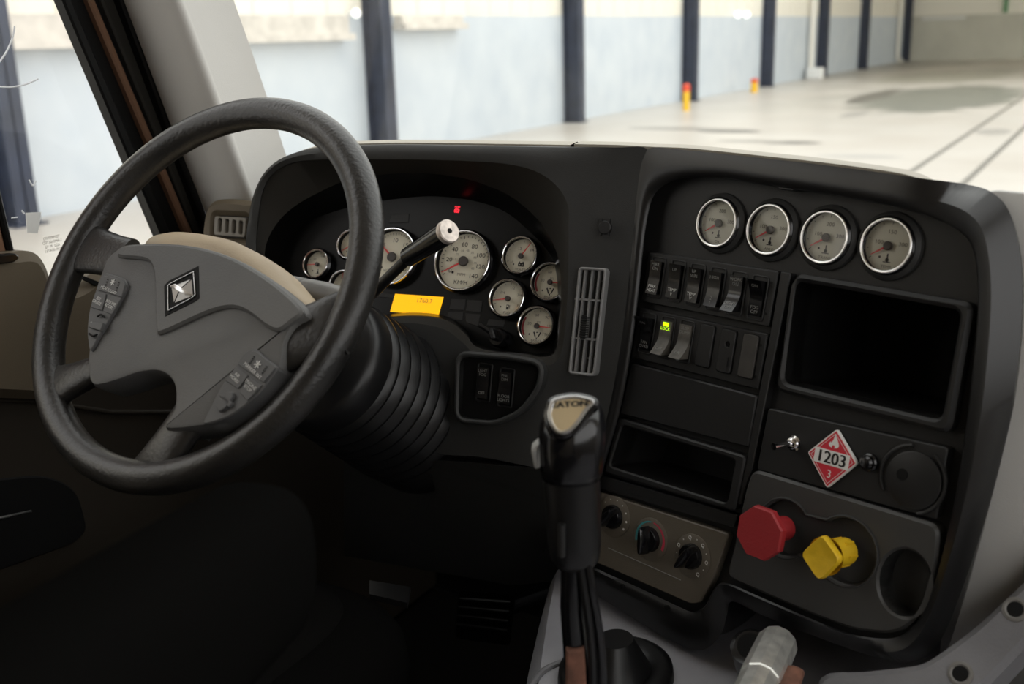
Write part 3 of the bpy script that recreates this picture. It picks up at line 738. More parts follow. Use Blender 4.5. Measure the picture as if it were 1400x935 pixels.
glist = [
 ('speedometer', 631.3, 355.8, .0442, spd, 209), ('tachometer', 533, 350, .0432, tac, 140),
 ('voltmeter', 710, 348.6, r1, S(icon='batt', txt=[('12', -.2, .42, .2, 'ink'), ('14', .5, .38, .2, 'ink'), ('10', -.55, -.32, .16, 'ink2'), ('16', .55, -.32, .16, 'ink2'), ('VOLTS', 0, -.68, .17, 'ink2')]), 58),
 ('fuel_gauge', 692, 407, r1, S(icon='pump', txt=[('1/4', -.42, .32, .2, 'ink2'), ('1/2', .1, .6, .2, 'ink2'), ('3/4', .55, .25, .2, 'ink2'), ('F', .55, -.3, .18, 'ink2'), ('FUEL', 0, -.72, .18, 'ink2')]), 190),
 ('front_brake_gauge', 750, 384.5, r1, S(icon='brake', band=(215, 150), txt=[('30', -.5, .1, .2, 'ink2'), ('60', -.15, .55, .2, 'ink2'), ('90', .4, .5, .2, 'ink2'), ('PSI', 0, .22, .16, 'ink2'), ('BRAKE', 0, -.74, .17, 'ink2')]), 0),
 ('rear_brake_gauge', 731.9, 444.7, r1, S(icon='brake', band=(215, 150), txt=[('30', -.5, .12, .2, 'ink2'), ('60', -.15, .58, .2, 'ink2'), ('90', .42, .5, .2, 'ink2'), ('120', .6, .08, .17, 'ink2'), ('150', .45, -.38, .2, 'ink2'), ('PSI', 0, .22, .16, 'ink2'), ('BRAKE', 0, -.74, .17, 'ink2')]), -2),
 ('oil_pressure_gauge', 431, 360, .0228, S(icon='temp', txt=[('50', -.4, .35, .2, 'ink2'), ('100', .2, .6, .2, 'ink2')]), 186),
 ('water_temperature_gauge', 478, 333.5, .0228, S(icon='temp', txt=[('150', -.3, .5, .2, 'ink2'), ('200', .3, .5, .2, 'ink2')]), 213),
 ('oil_temperature_gauge', 467, 389, .0228, S(icon='temp', txt=[('150', -.3, .5, .2, 'ink2'), ('220', .3, .5, .2, 'ink2')]), 105)]
for nm, px, py, R, sp, ang in glist:
    f = CLU.at(px, py, 0); fd = f.off(0, 0, -.0105)
    d_ = dial(R, sp).build(nm, clu, W=fd.M)
    bezel(R, -.0105, 'chrome', .0014 if R < .03 else .0016).build('bezel', d_, W=f.M)
    needle(R, ang, -.006, .84, .035).build('needle', d_, W=f.M); hubm(R, -.006, .14 if R < .03 else .165).build('hub', d_, W=f.M)
    if nm == 'fuel_gauge':
        MB('orangelamp').lathe([(.0016, 0), (.0016, .001), (.0001, .0012)], 12, c=(.62*R, -.5*R, .0006), cap1=True).build('low_fuel_lamp', d_, W=fd.M)
scr = CLU.xy([(540, 401.5), (606, 406), (599, 431), (533, 426)], -.012)
o = MB('amber').plate(scr, -.0135, -.0125); sc_c = sum((V(p) for p in scr), V((0, 0)))/4
o.text('1760.7', sc_c.x+.012, sc_c.y+.006, -.0121, .009, M['ink2'], 0, 1.1)
o.build('amber_display', clu)
p = CLU.P(624.5, 286, -.012)
c = MB('redlamp'); c.text('PARK', p.x+.0005, p.y+.0035, -.0128, .0036, M['redlamp'], 0, 1.1)
c.torus(.0024, .0005, (p.x, p.y-.002, -.0128), 20, 6)
for s_ in (-1, 1):
    for i in range(7):
        a = math.radians(-50+100*i/7); b = math.radians(-50+100*(i+1)/7)
        c.f([c.bm.verts.new((p.x+s_*r_*math.cos(q), p.y-.002+r_*math.sin(q), -.0128)) for r_, q in ((.0034, a), (.0042, a), (.0042, b), (.0034, b))])
c.box((p.x, p.y-.0015, -.0128), (.0006, .0022, .0003)); c.box((p.x, p.y-.0034, -.0128), (.0006, .0006, .0003))
c.build('parking_brake_telltale', clu)
tiles = [[(617, 408), (636, 409), (634, 424), (614, 423)], [(639, 409), (660, 411), (657, 427), (637, 425)], [(612, 426), (633, 427), (631, 438), (611, 436)], [(636, 428), (656, 430), (653, 446), (637, 441)], [(668, 436), (690, 438), (688, 447), (665, 445)], [(536, 293), (559, 292), (558, 304), (531, 305)], [(512, 398), (544, 402), (541, 408), (510, 405)]]
for q in tiles:
    MB('dash2').plate(CLU.xy(q, -.012), -.0135, -.0126, bev=.0004).build('telltale_tile', clu)

# ignition switch low right of the cluster
f = CLU.at(682, 462, .005)
t = thing('ignition_switch', 'black key switch in the shadow below the fuel gauge', 'key switch', f)
c = MB('gloss'); c.lathe([(.013, -.02), (.013, .004), (.011, .008), (.001, .008)], 28, cap1=True); c.build('barrel', t)
c = MB('boot'); c.box((-.002, .002, .015), (.008, .016, .016), Matrix.Rotation(.5, 3, 'Z'), .003)
c.tube([(-.004, .004, .02), (-.02, .012, .026)], .0032, 8); c.build('key', t)

# two dim rockers in the knee recess
def letter_rows(c, s_, w, y, z, sz, m, mtx=None):
    c.text(s_, 0, y, z, sz, M[m], 0, 1.0, mtx)
def rocker(fr, lab, group, top, bot, zt, zb, w=.0175, h=.041, m='gloss', led=None, mk='mark2', mt='mark2', frame=True):
    t = thing('rocker_switch', lab, 'switch', fr, group)
    if frame:
        o_ = rnd(rect(0, 0, w*1.28, h*1.26), .004); c = MB('dash2'); c.plate(o_, -.004, .0016, [inset(o_, .0018)], .0006); c.cup(inset(o_, .0018), .001, -.003, 'gap'); c.build('frame', t)
    c = MB(m); prof = []; n = 12; zm = min(zt, zb)*.35+.003
    for i in range(n+1):
        s_ = -1+2*i/n; z = zm + ((zt-zm) if s_ > 0 else (zb-zm))*abs(s_)**1.5; prof.append((s_*h/2, z))
    lo = [[V((x, prof[0][0]+.001, -.006))]+[V((x, y, z)) for y, z in prof]+[V((x, prof[-1][0]-.001, -.006))] for x in (-w/2+.0006, -w/2, w/2, w/2-.0006)]
    lo[0] = [V((p.x, p.y*.99, p.z-.0007)) for p in lo[0]]; lo[3] = [V((p.x, p.y*.99, p.z-.0007)) for p in lo[3]]
    c.loft(lo[::-1], True, (True, True))
    def half(sgn, s_, mm):
        y0, z0, y1, z1 = sgn*h*.18, None, sgn*h*.48, None
        zz = lambda y: zm + ((zt-zm) if y > 0 else (zb-zm))*abs(y/(h/2))**1.5
        ang = math.atan((zz(y1)-zz(y0))/(y1-y0)); ym = sgn*h*.33
        mtx = Matrix.Translation((0, ym, max(zz(ym), (zz(y0)+zz(y1))/2)+.0005)) @ Matrix.Rotation(ang, 4, 'X')
        c.text(s_, 0, 0, 0, .0055, M[mm], 0, 1.0, mtx)
        return mtx
    if top: half(1, top, mt)
    if bot: half(-1, bot, mk)
    c.build('rocker', t)
    if led:
        zz = zm+(zt-zm)*(.84)**1.5
        MB('greenlamp').box((0, h*.40, zz+.0006), (.009, .0048, .0012), None, .0006).build('indicator_lamp', t)
    return t
for (px, py, a, b, lab) in ((662, 523, 'LGHT\nFOG', 'OFF', 'left of two dim rocker switches in the recess under the cluster'), (692, 530, 'PNL\nDIM', 'FLOOR\nLIGHTS', 'right of two dim rocker switches in the recess under the cluster')):
    rocker(REC.at(px, py, .001), lab, 'rockers in the knee recess', a, b, .007, .006)

# ---- switch rows
pl1 = [(886.6, 343.8), (1064, 370.9), (1050.3, 447.1), (875.8, 412)]
pl2 = [(874.6, 420.6), (1049.4, 456.6), (1036, 533), (862.5, 488.5)]
cen1 = [(898, 379.5), (925, 384.5), (951.5, 390), (979, 395.5), (1007.5, 401.5), (1036.5, 407.5)]
cen2 = [(885, 456), (911, 461.5), (937, 467), (965, 473), (994, 480), (1024, 487)]
for nm, q, lab in (('switch_panel', pl1, 'upper black switch bank holding six rocker switches'), ('switch_panel', pl2, 'lower black switch bank holding three rockers and three blanks')):
    f = PAN.at(sum(p[0] for p in q)/4, sum(p[1] for p in q)/4, 0)
    t = thing(nm, lab, 'switch panel', f, 'switch banks in the centre stack')
    c = MB('dash2'); c.plate(rnd(f.xy(q, 0), .003), -.02, 0, bev=.0014); c.build('plate', t)
    for s_, v_ in ((.035, .22), (.035, .78), (.965, .22), (.965, .78)):
        a = lerp(lerp(q[0], q[1], s_), lerp(q[3], q[2], s_), v_); p = f.P(*a)
        MB('gap').lathe([(.0016, 0), (.0016, .0006), (.0001, .0006)], 10, c=p, cap1=True).build('clip_hole', t)
up_s = [('MIRR\nON', 'MIRR\nHEAT', .006, .008, 'rocker with mirror heat lettering, leftmost in the upper bank', 'mark'), ('UP', 'TEMP\nV', .008, .007, 'rocker with temp lettering, second from the left in the upper bank', 'mark'), ('UP\nSUN', 'TEMP\nV', .008, .007, 'rocker with a white dot, third from the left in the upper bank', 'mark'), ('HIGH', '2\n1', .007, .009, 'rocker with numerals, fourth from the left in the upper bank', 'mark2'), ('WORK\nON', 'LIGHT\nOFF', .006, .017, 'rocker pushed in at the top, fifth from the left in the upper bank', 'mark2'), ('ON', 'FOG\nOFF', .015, .003, 'rocker pushed in at the bottom, rightmost in the upper bank', 'mark2')]
for (px, py), (a, b, zt, zb, lab, mk) in zip(cen1, up_s):
    rocker(PAN.at(px, py, 0), lab, 'rockers in the upper switch bank', a, b, zt, zb, mk=mk)
M['worn'] = mat('worn_rocker', (.05, .046, .04), .5, var2=(.11, .10, .085), vscale=80)
low_s = [('ON', 'FAN\nOVRD', .018, .003, 'rocker with fan override lettering pushed in at the bottom, leftmost in the lower bank', None, 'gloss'), ('\nLOCK', 'OFF', .004, .017, 'worn rocker with a lit green lock lamp in the lower bank', 'g', 'worn'), ('SUSP\nDUMP', 'ON', .004, .018, 'worn grey rocker just right of the green lit one', None, 'worn')]
for (px, py), (a, b, zt, zb, lab, led, m_) in zip(cen2, low_s):
    rocker(PAN.at(px, py, 0), lab, 'rockers in the lower switch bank', a, b, zt, zb, m=m_, led=led, mt=('greenlamp' if led else 'mark2'))
for k, ((px, py), lab) in enumerate(zip(cen2[3:], ('plain smooth blank plug, fourth place in the lower switch bank', 'blank plug with a small round hole, fifth place in the lower switch bank', 'scuffed blank plug, last place on the right of the lower switch bank'))):
    f = PAN.at(px, py, 0); t = thing('blank_plug', lab, 'blank plug', f, 'blank plugs in the lower switch bank')
    o_ = rnd(rect(0, 0, .0225, .052), .005)
    c = MB('gap'); c.plate(o_, -.002, .0008); c.build('seat', t)
    hl = [circ(.001, .008, .0032, 16)] if k == 1 else []
    c = MB(M['dash2'] if k < 2 else mat('scuffed_plug', (.03, .028, .026), .6, var2=(.05, .046, .04), vscale=50)); c.plate(inset(ccw(o_), .001), -.002, .003, hl, .0008); c.build('cap', t)
    if k == 1: MB('gap').box((.0055, -.012, .003), (.0014, .012, .0006)).build('slot', t)

# ---- accessory panel with toggle, placard, button, cover
AP = PAN.at(1165, 632, .004)
t = thing('accessory_panel', 'black rectangular plate carrying the red diamond placard under the cubby', 'panel', AP)
c = MB('dash2'); c.plate(rnd(AP.xy([(1050, 558), (1296, 612), (1280, 711), (1034, 642)], 0), .004), -.02, 0, bev=.0014); c.build('plate', t)
f = AP.at(1246, 655, .0); r0 = .0385
c = MB('dash2'); c.lathe([(.029, -.004), (.029, .003), (.027, .004), (.0001, .004)], 48, c=AP.P(1250, 656, 0), cap1=True); c.build('round_cover', t)
c = MB('dash2')
pc = AP.P(1248, 655, 0)
for a0, a1 in ((100, 215), (-70, 60)):
    pts = [V((pc.x+.034*math.cos(math.radians(a0+(a1-a0)*i/12)), pc.y+.034*math.sin(math.radians(a0+(a1-a0)*i/12)), .001)) for i in range(13)]
    c.tube(pts, .0022, 8)
c.build('cover_rib', t)
p = AP.P(1236, 648, .0); MB('gap').lathe([(.006, 0), (.006, .0045), (.0001, .0045)], 20, c=p, cap1=True).build('hole', t)

f = PAN.at(1087, 606, .004)
t = thing('toggle_switch', 'small chrome toggle switch left of the red diamond placard', 'switch', f)
c = MB('chrome'); c.lathe([(.0085, 0), (.0085, .003), (.006, .0035), (.006, .008), (.004, .009), (.001, .009)], 24, cap1=True); c.build('collar', t)
c = MB('chrome'); c.tube([(0, 0, .008), (-.002, -.001, .02), (-.005, -.003, .033)], [.0022, .003, .0042], 12); c.build('lever', t)

PL = PAN.at(1138, 627, .010)
cor = PL.xy([(1144, 586.5), (1172, 634), (1130.5, 667.5), (1104, 618)], 0)
ctr = sum((V(p) for p in cor), V((0, 0)))/4
PLc = PL.off(ctr.x, ctr.y, 0); cor = [V(p)-ctr for p in cor]
t = thing('hazard_placard', 'red diamond placard reading 1203 with a white flame', 'placard', PLc)
c = MB('white'); c.plate(rnd(cor, .003), -.004, 0, bev=.0003); c.build('plate', t)
c = MB('signred'); o_ = inset(ccw(cor), .0016); c.plate(o_, -.001, .0004); c.use('white')
i1, i2 = inset(ccw(cor), .0034), inset(ccw(cor), .0039); n = 4
for i in range(4):
    j = (i+1) % 4; c.f([c.bm.verts.new((q.x, q.y, .0007)) for q in (i1[i], i1[j], i2[j], i2[i])])
c.build('red_field', t)
ax = ((cor[1]-cor[3])).normalized()
# upright of the placard runs from its lower to its upper corner
upd = (V(PL.xy([(1144, 586.5)])[0])-V(PL.xy([(1130.5, 667.5)])[0])); H = upd.length; tilt = math.atan2(upd.y, upd.x)-PI/2
mt_ = Matrix.Rotation(tilt, 4, 'Z')
c = MB('white'); q = [mt_ @ V((x, y, 0)) for x, y in ((-.0205, -.008), (.0205, -.008), (.0205, .008), (-.0205, .008))]
c.plate([p.xy for p in q], .0004, .0008); c.text('1203', 0, -.0005, .0012, .0182, M['ink'], tilt, .98)
for dx in (-.0005, .0005): c.text('1203', dx, -.0005, .0012+abs(dx)*.1, .0182, M['ink'], tilt, .98)
c.build('number', t)
c = MB('white'); fl_ = [(0, H*.40), (.003, H*.33), (.0055, H*.26), (.006, H*.22), (.0045, H*.185), (0, H*.17), (-.0045, H*.185), (-.006, H*.22), (-.004, H*.27), (-.0032, H*.245), (-.001, H*.32)]
c.plate([(mt_ @ V((x, y, 0))).xy for x, y in fl_], .0004, .0008); q = mt_ @ V((.0, H*.195, 0)); c.use('signred'); c.flat(circ(q.x, q.y, .0017, 12), .0010)
c.build('flame', t)
q = mt_ @ V((0, -H*.27, 0)); MB('white').text('3', q.x, q.y, .0007, .012, M['white'], tilt).build('class_number', t)

f = PAN.at(1190, 632, .004)
t = thing('push_button', 'black domed push button touching the right corner of the diamond placard', 'button', f)
MB('gloss').lathe([(.0095, 0), (.0095, .005), (.008, .0065), (.007, .0065)], 28).build('collar', t)
MB('gloss').lathe([(.007, .005), (.007, .009), (.005, .0115), (.0001, .012)], 24, cap1=True).build('dome', t)

# ---- brake panel with the two air valves
BP = PAN.at(1130, 760, .008)
outl = [(1028, 641), (1150, 678), (1284, 718), (1281, 770), (1265, 828), (1244, 857), (1216, 867), (1166, 861), (1114, 842), (1037, 809), (992, 789), (1003, 745), (1018, 670)]
o_ = rnd(BP.xy(outl, 0), .012)
cup2 = [V((p.x, p.y)) + PAN.P(0, 0, 0).xy*0 for p in cup_o]
shift = V(((PAN.o-BP.o).dot(BP.u), (PAN.o-BP.o).dot(BP.v)))
cup2 = [p+shift for p in cup_o]
kr = BP.P(1037, 729, .05); ky = BP.P(1120.5, 762, .05)
R1 = .030
rec1 = circ(kr.x, kr.y, R1, 40); rec2 = circ(ky.x, ky.y, .034, 40)
# the two wells run into each other: one outline round both
d_ = (V((ky.x, ky.y))-V((kr.x, kr.y))); L_ = d_.length; th = math.atan2(d_.y, d_.x)
well = []
for i in range(25):
    a = th+math.radians(42)+math.radians(276)*i/24; well.append(V((kr.x+R1*math.cos(a), kr.y+R1*math.sin(a))))
for i in range(25):
    a = th+PI+math.radians(42)+math.radians(276)*i/24; well.append(V((ky.x+.034*math.cos(a), ky.y+.034*math.sin(a))))
t = thing('brake_valve_panel', 'black lower right panel of the centre stack with a keyhole shaped well', 'panel', BP)
c = MB('dash3'); c.plate(o_, -.02, 0, [well, cup2], .003); c.build('plate', t)
c = MB('dash'); c.cup(well, -.002, -.012, 'dash'); c.build('well', t)
c = MB('dash'); lp = [V((p.x, p.y, .0008)) for p in inset(ccw(well), -.003)]; c.tube(lp+[lp[0]], .0016, 6, False); c.build('well_lip', t)
c = MB('gap'); c.cup(cup2, -.002, -.03, 'dash'); c.build('round_pocket', t)
f = BP.off(kr.x, kr.y, 0)
t = thing('air_valve_knob', 'red eight sided push pull knob on the lower right panel', 'knob', f, 'push pull air valve knobs')
R = .0295
oc = lambda r, z, a0=22.5, n=8: [V((r*math.cos(math.radians(a0+360*i/n)), r*math.sin(math.radians(a0+360*i/n)), z)) for i in range(n)]
c = MB('red'); c.loft([oc(R*.90, .038), oc(R, .041), oc(R, .048), oc(R*.95, .0505)], True, (True, True)); c.build('knob_head', t, sharp=25)
c = MB('red'); c.lathe([(.0135, .0), (.0135, .016), (.0115, .02), (.0115, .03), (.02, .0385)], 28); c.build('stem', t)
MB('chrome').tube([(-.012, -.012, .002), (-.016, -.014, .006)], .0012, 6).build('pin', t)
f = BP.off(ky.x, ky.y, 0)
t = thing('air_valve_knob', 'yellow diamond shaped push pull knob on the lower right panel', 'knob', f, 'push pull air valve knobs')
cy = [BP.P(a, b, .05).xy-V((ky.x, ky.y)) for a, b in ((1123.5, 730), (1149, 766), (1119, 796), (1093, 757))]
ro = rnd(cy, .007)
lp = lambda s_, z: [V((p.x*s_, p.y*s_, z)) for p in ro]
c = MB('yellow'); c.loft([lp(.88, .038), lp(1, .041), lp(1, .047), lp(.93, .050)], True, (True, False)); c.use('yellow'); c.loft([lp(.93, .050), lp(.80, .0492), lp(.3, .0487), lp(.02, .0486)], True, (False, True)); c.build('knob_head', t, sharp=40)
c = MB('yellow'); c.lathe([(.0145, .0), (.0145, .014), (.0125, .018), (.0125, .03), (.02, .0385)], 28)
for i in range(6): c.box((.0145*math.cos(i*PI/3), .0145*math.sin(i*PI/3), .008), (.002, .0025, .015), Matrix.Rotation(i*PI/3, 3, 'Z'))
c.build('stem', t)

# ---- climate control
HV = PAN.at(893, 742, .002)
t = thing('climate_control_panel', 'dark brownish climate control panel behind the gear shift', 'climate control', HV)
c = MB('hvac'); c.plate(rnd(HV.xy([(817, 672), (996, 730), (975, 790), (957, 824), (945, 826), (870, 793), (798, 762), (806, 715)], 0), .005), -.02, 0, bev=.0012); c.build('plate', t)
kn = [(840, 706), (890, 737), (947, 760)]
for k, (px, py) in enumerate(kn):
    p = HV.P(px, py, 0); fk = HV.off(p.x, p.y, 0)
    c = MB('hvac'); c.lathe([(.0265, -.001), (.0265, .0012), (.0255, .0018), (.0001, .0018)], 44, cap1=True)
    if k == 0:
        for i, r_ in enumerate((.0006, .0008, .001, .0012, .0015, .0018, .002)):
            a = math.radians(140-28*i); c.use('white'); c.flat(circ(.0222*math.cos(a), .0222*math.sin(a), r_*.8, 12), .0021)
    if k == 1:
        for a0, a1, m_, w0, w1 in ((200, 95, 'teal', .002, .0008), (85, -20, 'rose', .0008, .002)):
            c.use(m_)
            for i in range(14):
                u0, u1 = i/14, (i+1)/14; A = [math.radians(a0+(a1-a0)*u) for u in (u0, u1)]; Wd = [w0+(w1-w0)*u for u in (u0, u1)]
                c.f([c.bm.verts.new((r_*math.cos(q), r_*math.sin(q), .0021)) for r_, q in ((.0218-Wd[0], A[0]), (.0218+Wd[0], A[0]), (.0218+Wd[1], A[1]), (.0218-Wd[1], A[1]))])
    if k == 2:
        for i in range(11):
            a = math.radians(215-27*i); x, y = .0222*math.cos(a), .0222*math.sin(a)
            c.use('mark')
            if i % 2: c.flat(circ(x, y, .0009, 10), .0021)
            else:
                c.torus(.0019, .00045, (x, y, .0021), 12, 4); c.box((x+.001, y-.0025, .0021), (.002, .0009, .0003))
    c.build('dial_plate', t, W=fk.M)
    c = MB('gloss'); c.lathe([(.0145, .0015), (.0145, .006), (.013, .009), (.0001, .009)], 32, cap1=True)
    lo = []
    for z, hw, hl in ((.006, .0062, .0165), (.014, .0055, .0165), (.020, .004, .0155), (.022, .0022, .0145)):
        lo.append([V((hw*math.cos(2*PI*i/20), hl*(abs(math.sin(2*PI*i/20))**.8)*(1 if math.sin(2*PI*i/20) >= 0 else -1), z)) for i in range(20)])
    c.loft(lo, True, (False, True))
    c.bm.transform(Matrix.Rotation(math.radians((-35, 8, -28)[k]), 4, 'Z') @ Matrix.Scale(1.06, 4))
    kb = c.build('selector_knob', t, W=fk.M)
a, b = HV.P(832, 749, 0), HV.P(931, 793, 0)
c = MB('mark2'); c.tube([(a.x, a.y, .0005), (b.x, b.y, .0005)], .0006, 6); c.build('line', t)

# ============================================================ STEERING COLUMN
col = thing('steering_column', 'steering column with tan top shroud and black ribbed boot behind the wheel', 'steering column', WH)
shp = [(225, 345), (255, 334), (285, 334), (318, 339), (350, 347), (378, 361), (402, 379), (425, 405), (442, 430), (432, 446), (395, 462), (345, 470), (290, 465), (240, 430), (215, 385)]
base = cr([WH.P(a, b, -.075).to_3d() for a, b in shp], 4); ce = sum(base, V())/len(base)
def lev(s_, z): return [V((ce.x+(p.x-ce.x)*s_, ce.y+(p.y-ce.y)*s_, z)) for p in base]
c = MB('shroud'); c.loft([lev(.6, -.02), lev(.93, -.035), lev(.99, -.06), lev(1.0, -.075), lev(.97, -.11), lev(.8, -.14)], True, (True, True)); c.build('shroud', col, sharp=60)
prof = [(.03, -.2), (.082, -.2), (.092, -.215), (.092, -.24)]
z = -.24
for i in range(8):
    r = .091+.0015*i
    prof += [(r-.006, z-.004), (r+.004, z-.011), (r+.004, z-.016), (r-.006, z-.023)]; z -= .0235
prof += [(.105, z-.01), (.105, z-.06)]
c = MB('boot'); c.lathe(prof, 64, c=(.018, -.005, 0)); c.build('ribbed_boot', col, sharp=60)
c = MB('boot'); c.lathe([(.02, -.02), (.045, -.03), (.05, -.2), (.03, -.21)], 40, c=(0.01, 0, 0)); c.build('hub_sleeve', col)
s0, s1, s2 = WH.P(395, 398, -.10), WH.P(445, 408, -.10), WH.P(486, 418, -.10)
c = MB('stalk'); c.tube([s0, s0*.6+s1*.4, s0*.58+s1*.42, s0*.5+s1*.5, s0*.48+s1*.52, s1, s2], [.019, .019, .0178, .0178, .019, .019, .017], 24); c.build('lever_socket', col)

A, B, D = on(508, 402, 1.345), on(562, 349, 1.29), on(614, 316, 1.225)
t = thing('control_lever', 'black hand lever with a silver end cap in front of the speedometer', 'lever', Matrix.Translation(A))
c = MB('boot'); c.tube([A, A*.5+B*.5, B], [.0075, .0068, .0068], 14); c.build('rod', t, world=True)
ax = (D-B).normalized()
c = MB('gloss'); c.tube([B-ax*.008, B-ax*.006, B+ax*.02, D-ax*.008, D-ax*.004], [.009, .0118, .0125, .0138, .0138], 28); c.build('grip', t, world=True)
c = MB(mat('end_cap', (.62, .55, .50), .4, .6, var=.25, vscale=120)); c.tube([D-ax*.006, D, D+ax*.0012], [.0142, .0142, .0128], 28); c.build('end_cap', t, world=True)
c = MB('gap'); c.tube([D, D+ax*.0018], [.003, .003], 12); c.build('end_screw', t, world=True)

# ============================================================ STEERING WHEEL
wh = thing('steering_wheel', 'large black four spoke steering wheel with two thumb button pads', 'steering wheel', WH)
c = MB('wheel'); c.torus(.222, .0183, (0, 0, 0), 128, 24); c.build('rim', wh, sharp=180)
D0 = .022
HUB = [(158, 341), (172, 333), (200, 331), (240, 331.5), (280, 338), (320, 352), (360, 374), (398, 403), (420, 428), (402, 443), (389, 466), (383, 498), (362, 530), (330, 560), (295, 580), (275, 583), (224, 586), (236, 560), (238, 535), (232, 518), (216, 508), (188, 510), (160, 520), (125, 526), (119, 494), (121, 470), (120, 450), (126, 407), (137, 373), (146, 352)]
hub = ccw([p.xy for p in cr([WH.P(a, b, D0).to_3d() for a, b in HUB], 4)])
def hl(d, z): return [V((p.x, p.y, z)) for p in inset(hub, d)]
c = MB('pad'); c.loft([hl(.012, -.035), hl(.002, -.02), hl(0, .0), hl(.0, D0-.006), hl(.0022, D0-.001), hl(.005, D0)], True, (False, True)); c.build('hub_pad', wh, sharp=40)
CH = [(160, 350), (195, 354), (207, 363), (211, 385), (213, 449), (221, 455), (255, 440), (290, 425), (318, 420), (340, 428), (362, 445), (380, 452), (398, 440), (413, 426), (396, 405), (360, 377), (320, 354), (280, 340.5), (240, 334), (200, 333.5), (172, 336)]
c = MB('pad'); c.plate([p.xy for p in cr([WH.P(a, b, D0+.004).to_3d() for a, b in CH], 3)], D0-.002, D0+.005, bev=.0028); c.build('raised_centre', wh, sharp=40)
def arm(a, b, wa, wb, ta=.012, tb=.011, m='wheel'):
    """spoke from the hub edge to the rim, flaring at the rim"""
    pa, pb = WH.P(a[0], a[1], .004), WH.P(b[0], b[1], 0)
    pb = pb.normalized()*.219; pb.z = 0
    d = (pb-pa).normalized(); side = V((-d.y, d.x, 0)).normalized()
    loops = []
    for s_, wd, th_ in ((-.35, wa, ta), (0, wa, ta), (.4, (wa*.8+wb*.2), (ta+tb)/2), (.75, (wa+wb)/2*1.0, tb), (1.0, wb, tb*.55)):
        p = pa+(pb-pa)*s_
        loops.append([p+side*wd*math.cos(2*PI*i/24)*(1) + V((0, 0, 1))*th_*math.copysign(abs(math.sin(2*PI*i/24))**.7, math.sin(2*PI*i/24)) for i in range(24)])
    c = MB(m); c.loft(loops, True, (True, True)); return c.build('spoke', wh, sharp=60)
arm((157, 350), (104, 336), .026, .037)
arm((124, 510), (76, 530), .018, .032)
arm((250, 585), (206, 652), .024, .033)
arm((412, 462), (470, 440), .034, .038)
# emblem
em = D0+.005
EO = ccw(WH.xy([(271.7, 363.5), (273, 408), (266, 413), (226, 433), (224.5, 391), (231, 384)], em))
EI = ccw(WH.xy([(266.3, 371.5), (268.8, 404), (264, 408.5), (231, 426), (230.3, 391), (235, 387.5)], em))
c = MB('gap'); c.plate(EO, em-.004, em+.0006, bev=.0004); emb = c.build('emblem', wh)
c = MB('silver'); c.plate(EI, em, em+.0022, [inset(EI, .0011)], .0004); c.build('emblem_border', emb)
P4 = [WH.P(a, b, em+.001) for a, b in ((234, 392), (237.5, 415), (264.5, 404.5), (262.5, 380.5))]
apx = sum(P4, V())/4; apx.z = em+.0055
c = MB('silver')
g = .0007
for i in range(4):
    a, b = P4[i], P4[(i+1) % 4]; cc = (a+b+apx)/3
    q = [cc+(v-cc)*.86 for v in (a, b, apx)]; c.f([c.bm.verts.new(v) for v in q])
c.use('bright'); c.tube([P4[0]+V((0, 0, .001)), P4[0]*.6+apx*.4+V((.001, .0012, .002)), apx+V((0, 0, .001)), P4[2]*.6+apx*.4+V((-.001, -.0008, .0015)), P4[2]+V((0, 0, .001))], [.0012, .0026, .0026, .0022, .0008], 10, True, .5)
c.build('emblem_star', emb)
# thumb pads
def thumb(name, outline, z, keys, marks, extra=None):
    o_ = ccw([p.xy for p in cr([WH.P(a, b, z).to_3d() for a, b in outline], 3)])
    c = MB('key'); c.plate(o_, D0-.012, z, bev=.0012); pad = c.build(name, wh)
    for q, zz in keys:
        c = MB('key'); c.plate(rnd(WH.xy(q, z+zz), .0012, 2), z-.001, z+zz, bev=.0006); c.build('key', pad)
    c = MB('mark')
    for s_, a, b, sz, rot in marks:
        p = WH.P(a, b, z+.002); c.text(s_, p.x, p.y, z+.0024, sz, M['mark'], rot, 1.05)
    if extra: extra(c, z+.0024)
    c.build('lettering', pad)
rl = math.radians(-12)
ZP = D0+.004
def ex_l(c, z):
    p = WH.P(154, 386, z)
    for i in range(6):
        a = i*PI/3+.3; c.box((p.x+.0022*math.cos(a), p.y+.0022*math.sin(a), z), (.0034, .001, .0004), Matrix.Rotation(a, 3, 'Z'))
    c.use('gap')
    for i in range(4):
        for x0, y0 in ((147, 382), (162.5, 386)):
            q = WH.P(x0-i*1.3, y0+i*3.6, z); c.box(q, (.0015, .0015, .0004))
    for pts in ([(133, 433), (138, 430), (143, 434)], [(122, 456), (127, 459.5), (133, 457)]):
        c.tube(cr([WH.P(a, b, z) for a, b in pts], 4, False), [.0012]*9, 6)
thumb('left_button_pad', [(141, 374), (156, 376), (168, 380.5), (173.5, 387), (172.5, 394), (163, 412), (152, 432), (136, 458), (123.5, 479), (120, 466), (119, 449), (122.5, 421), (131, 396)], ZP,
      [([(141.5, 376.5), (166, 381.5), (171, 388), (166, 406), (132.5, 396)], .0016), ([(132, 398.5), (145, 402), (139, 424.5), (124, 420)], .0016), ([(147.5, 403), (165, 408), (152.5, 430), (141.5, 425.5)], .0016), ([(121.5, 440), (141, 441), (137, 452), (120.5, 447)], .004)],
      [('HEADLIGHT', 148.5, 396.5, .0052, rl), ('SET\nCRUISE', 134, 411, .0050, rl), ('RESUME\nACCEL', 150.5, 416.5, .0050, rl), ('ON', 126, 442.5, .0045, rl), ('OFF', 136, 446, .0045, rl)], ex_l)
rr_ = math.radians(-24)
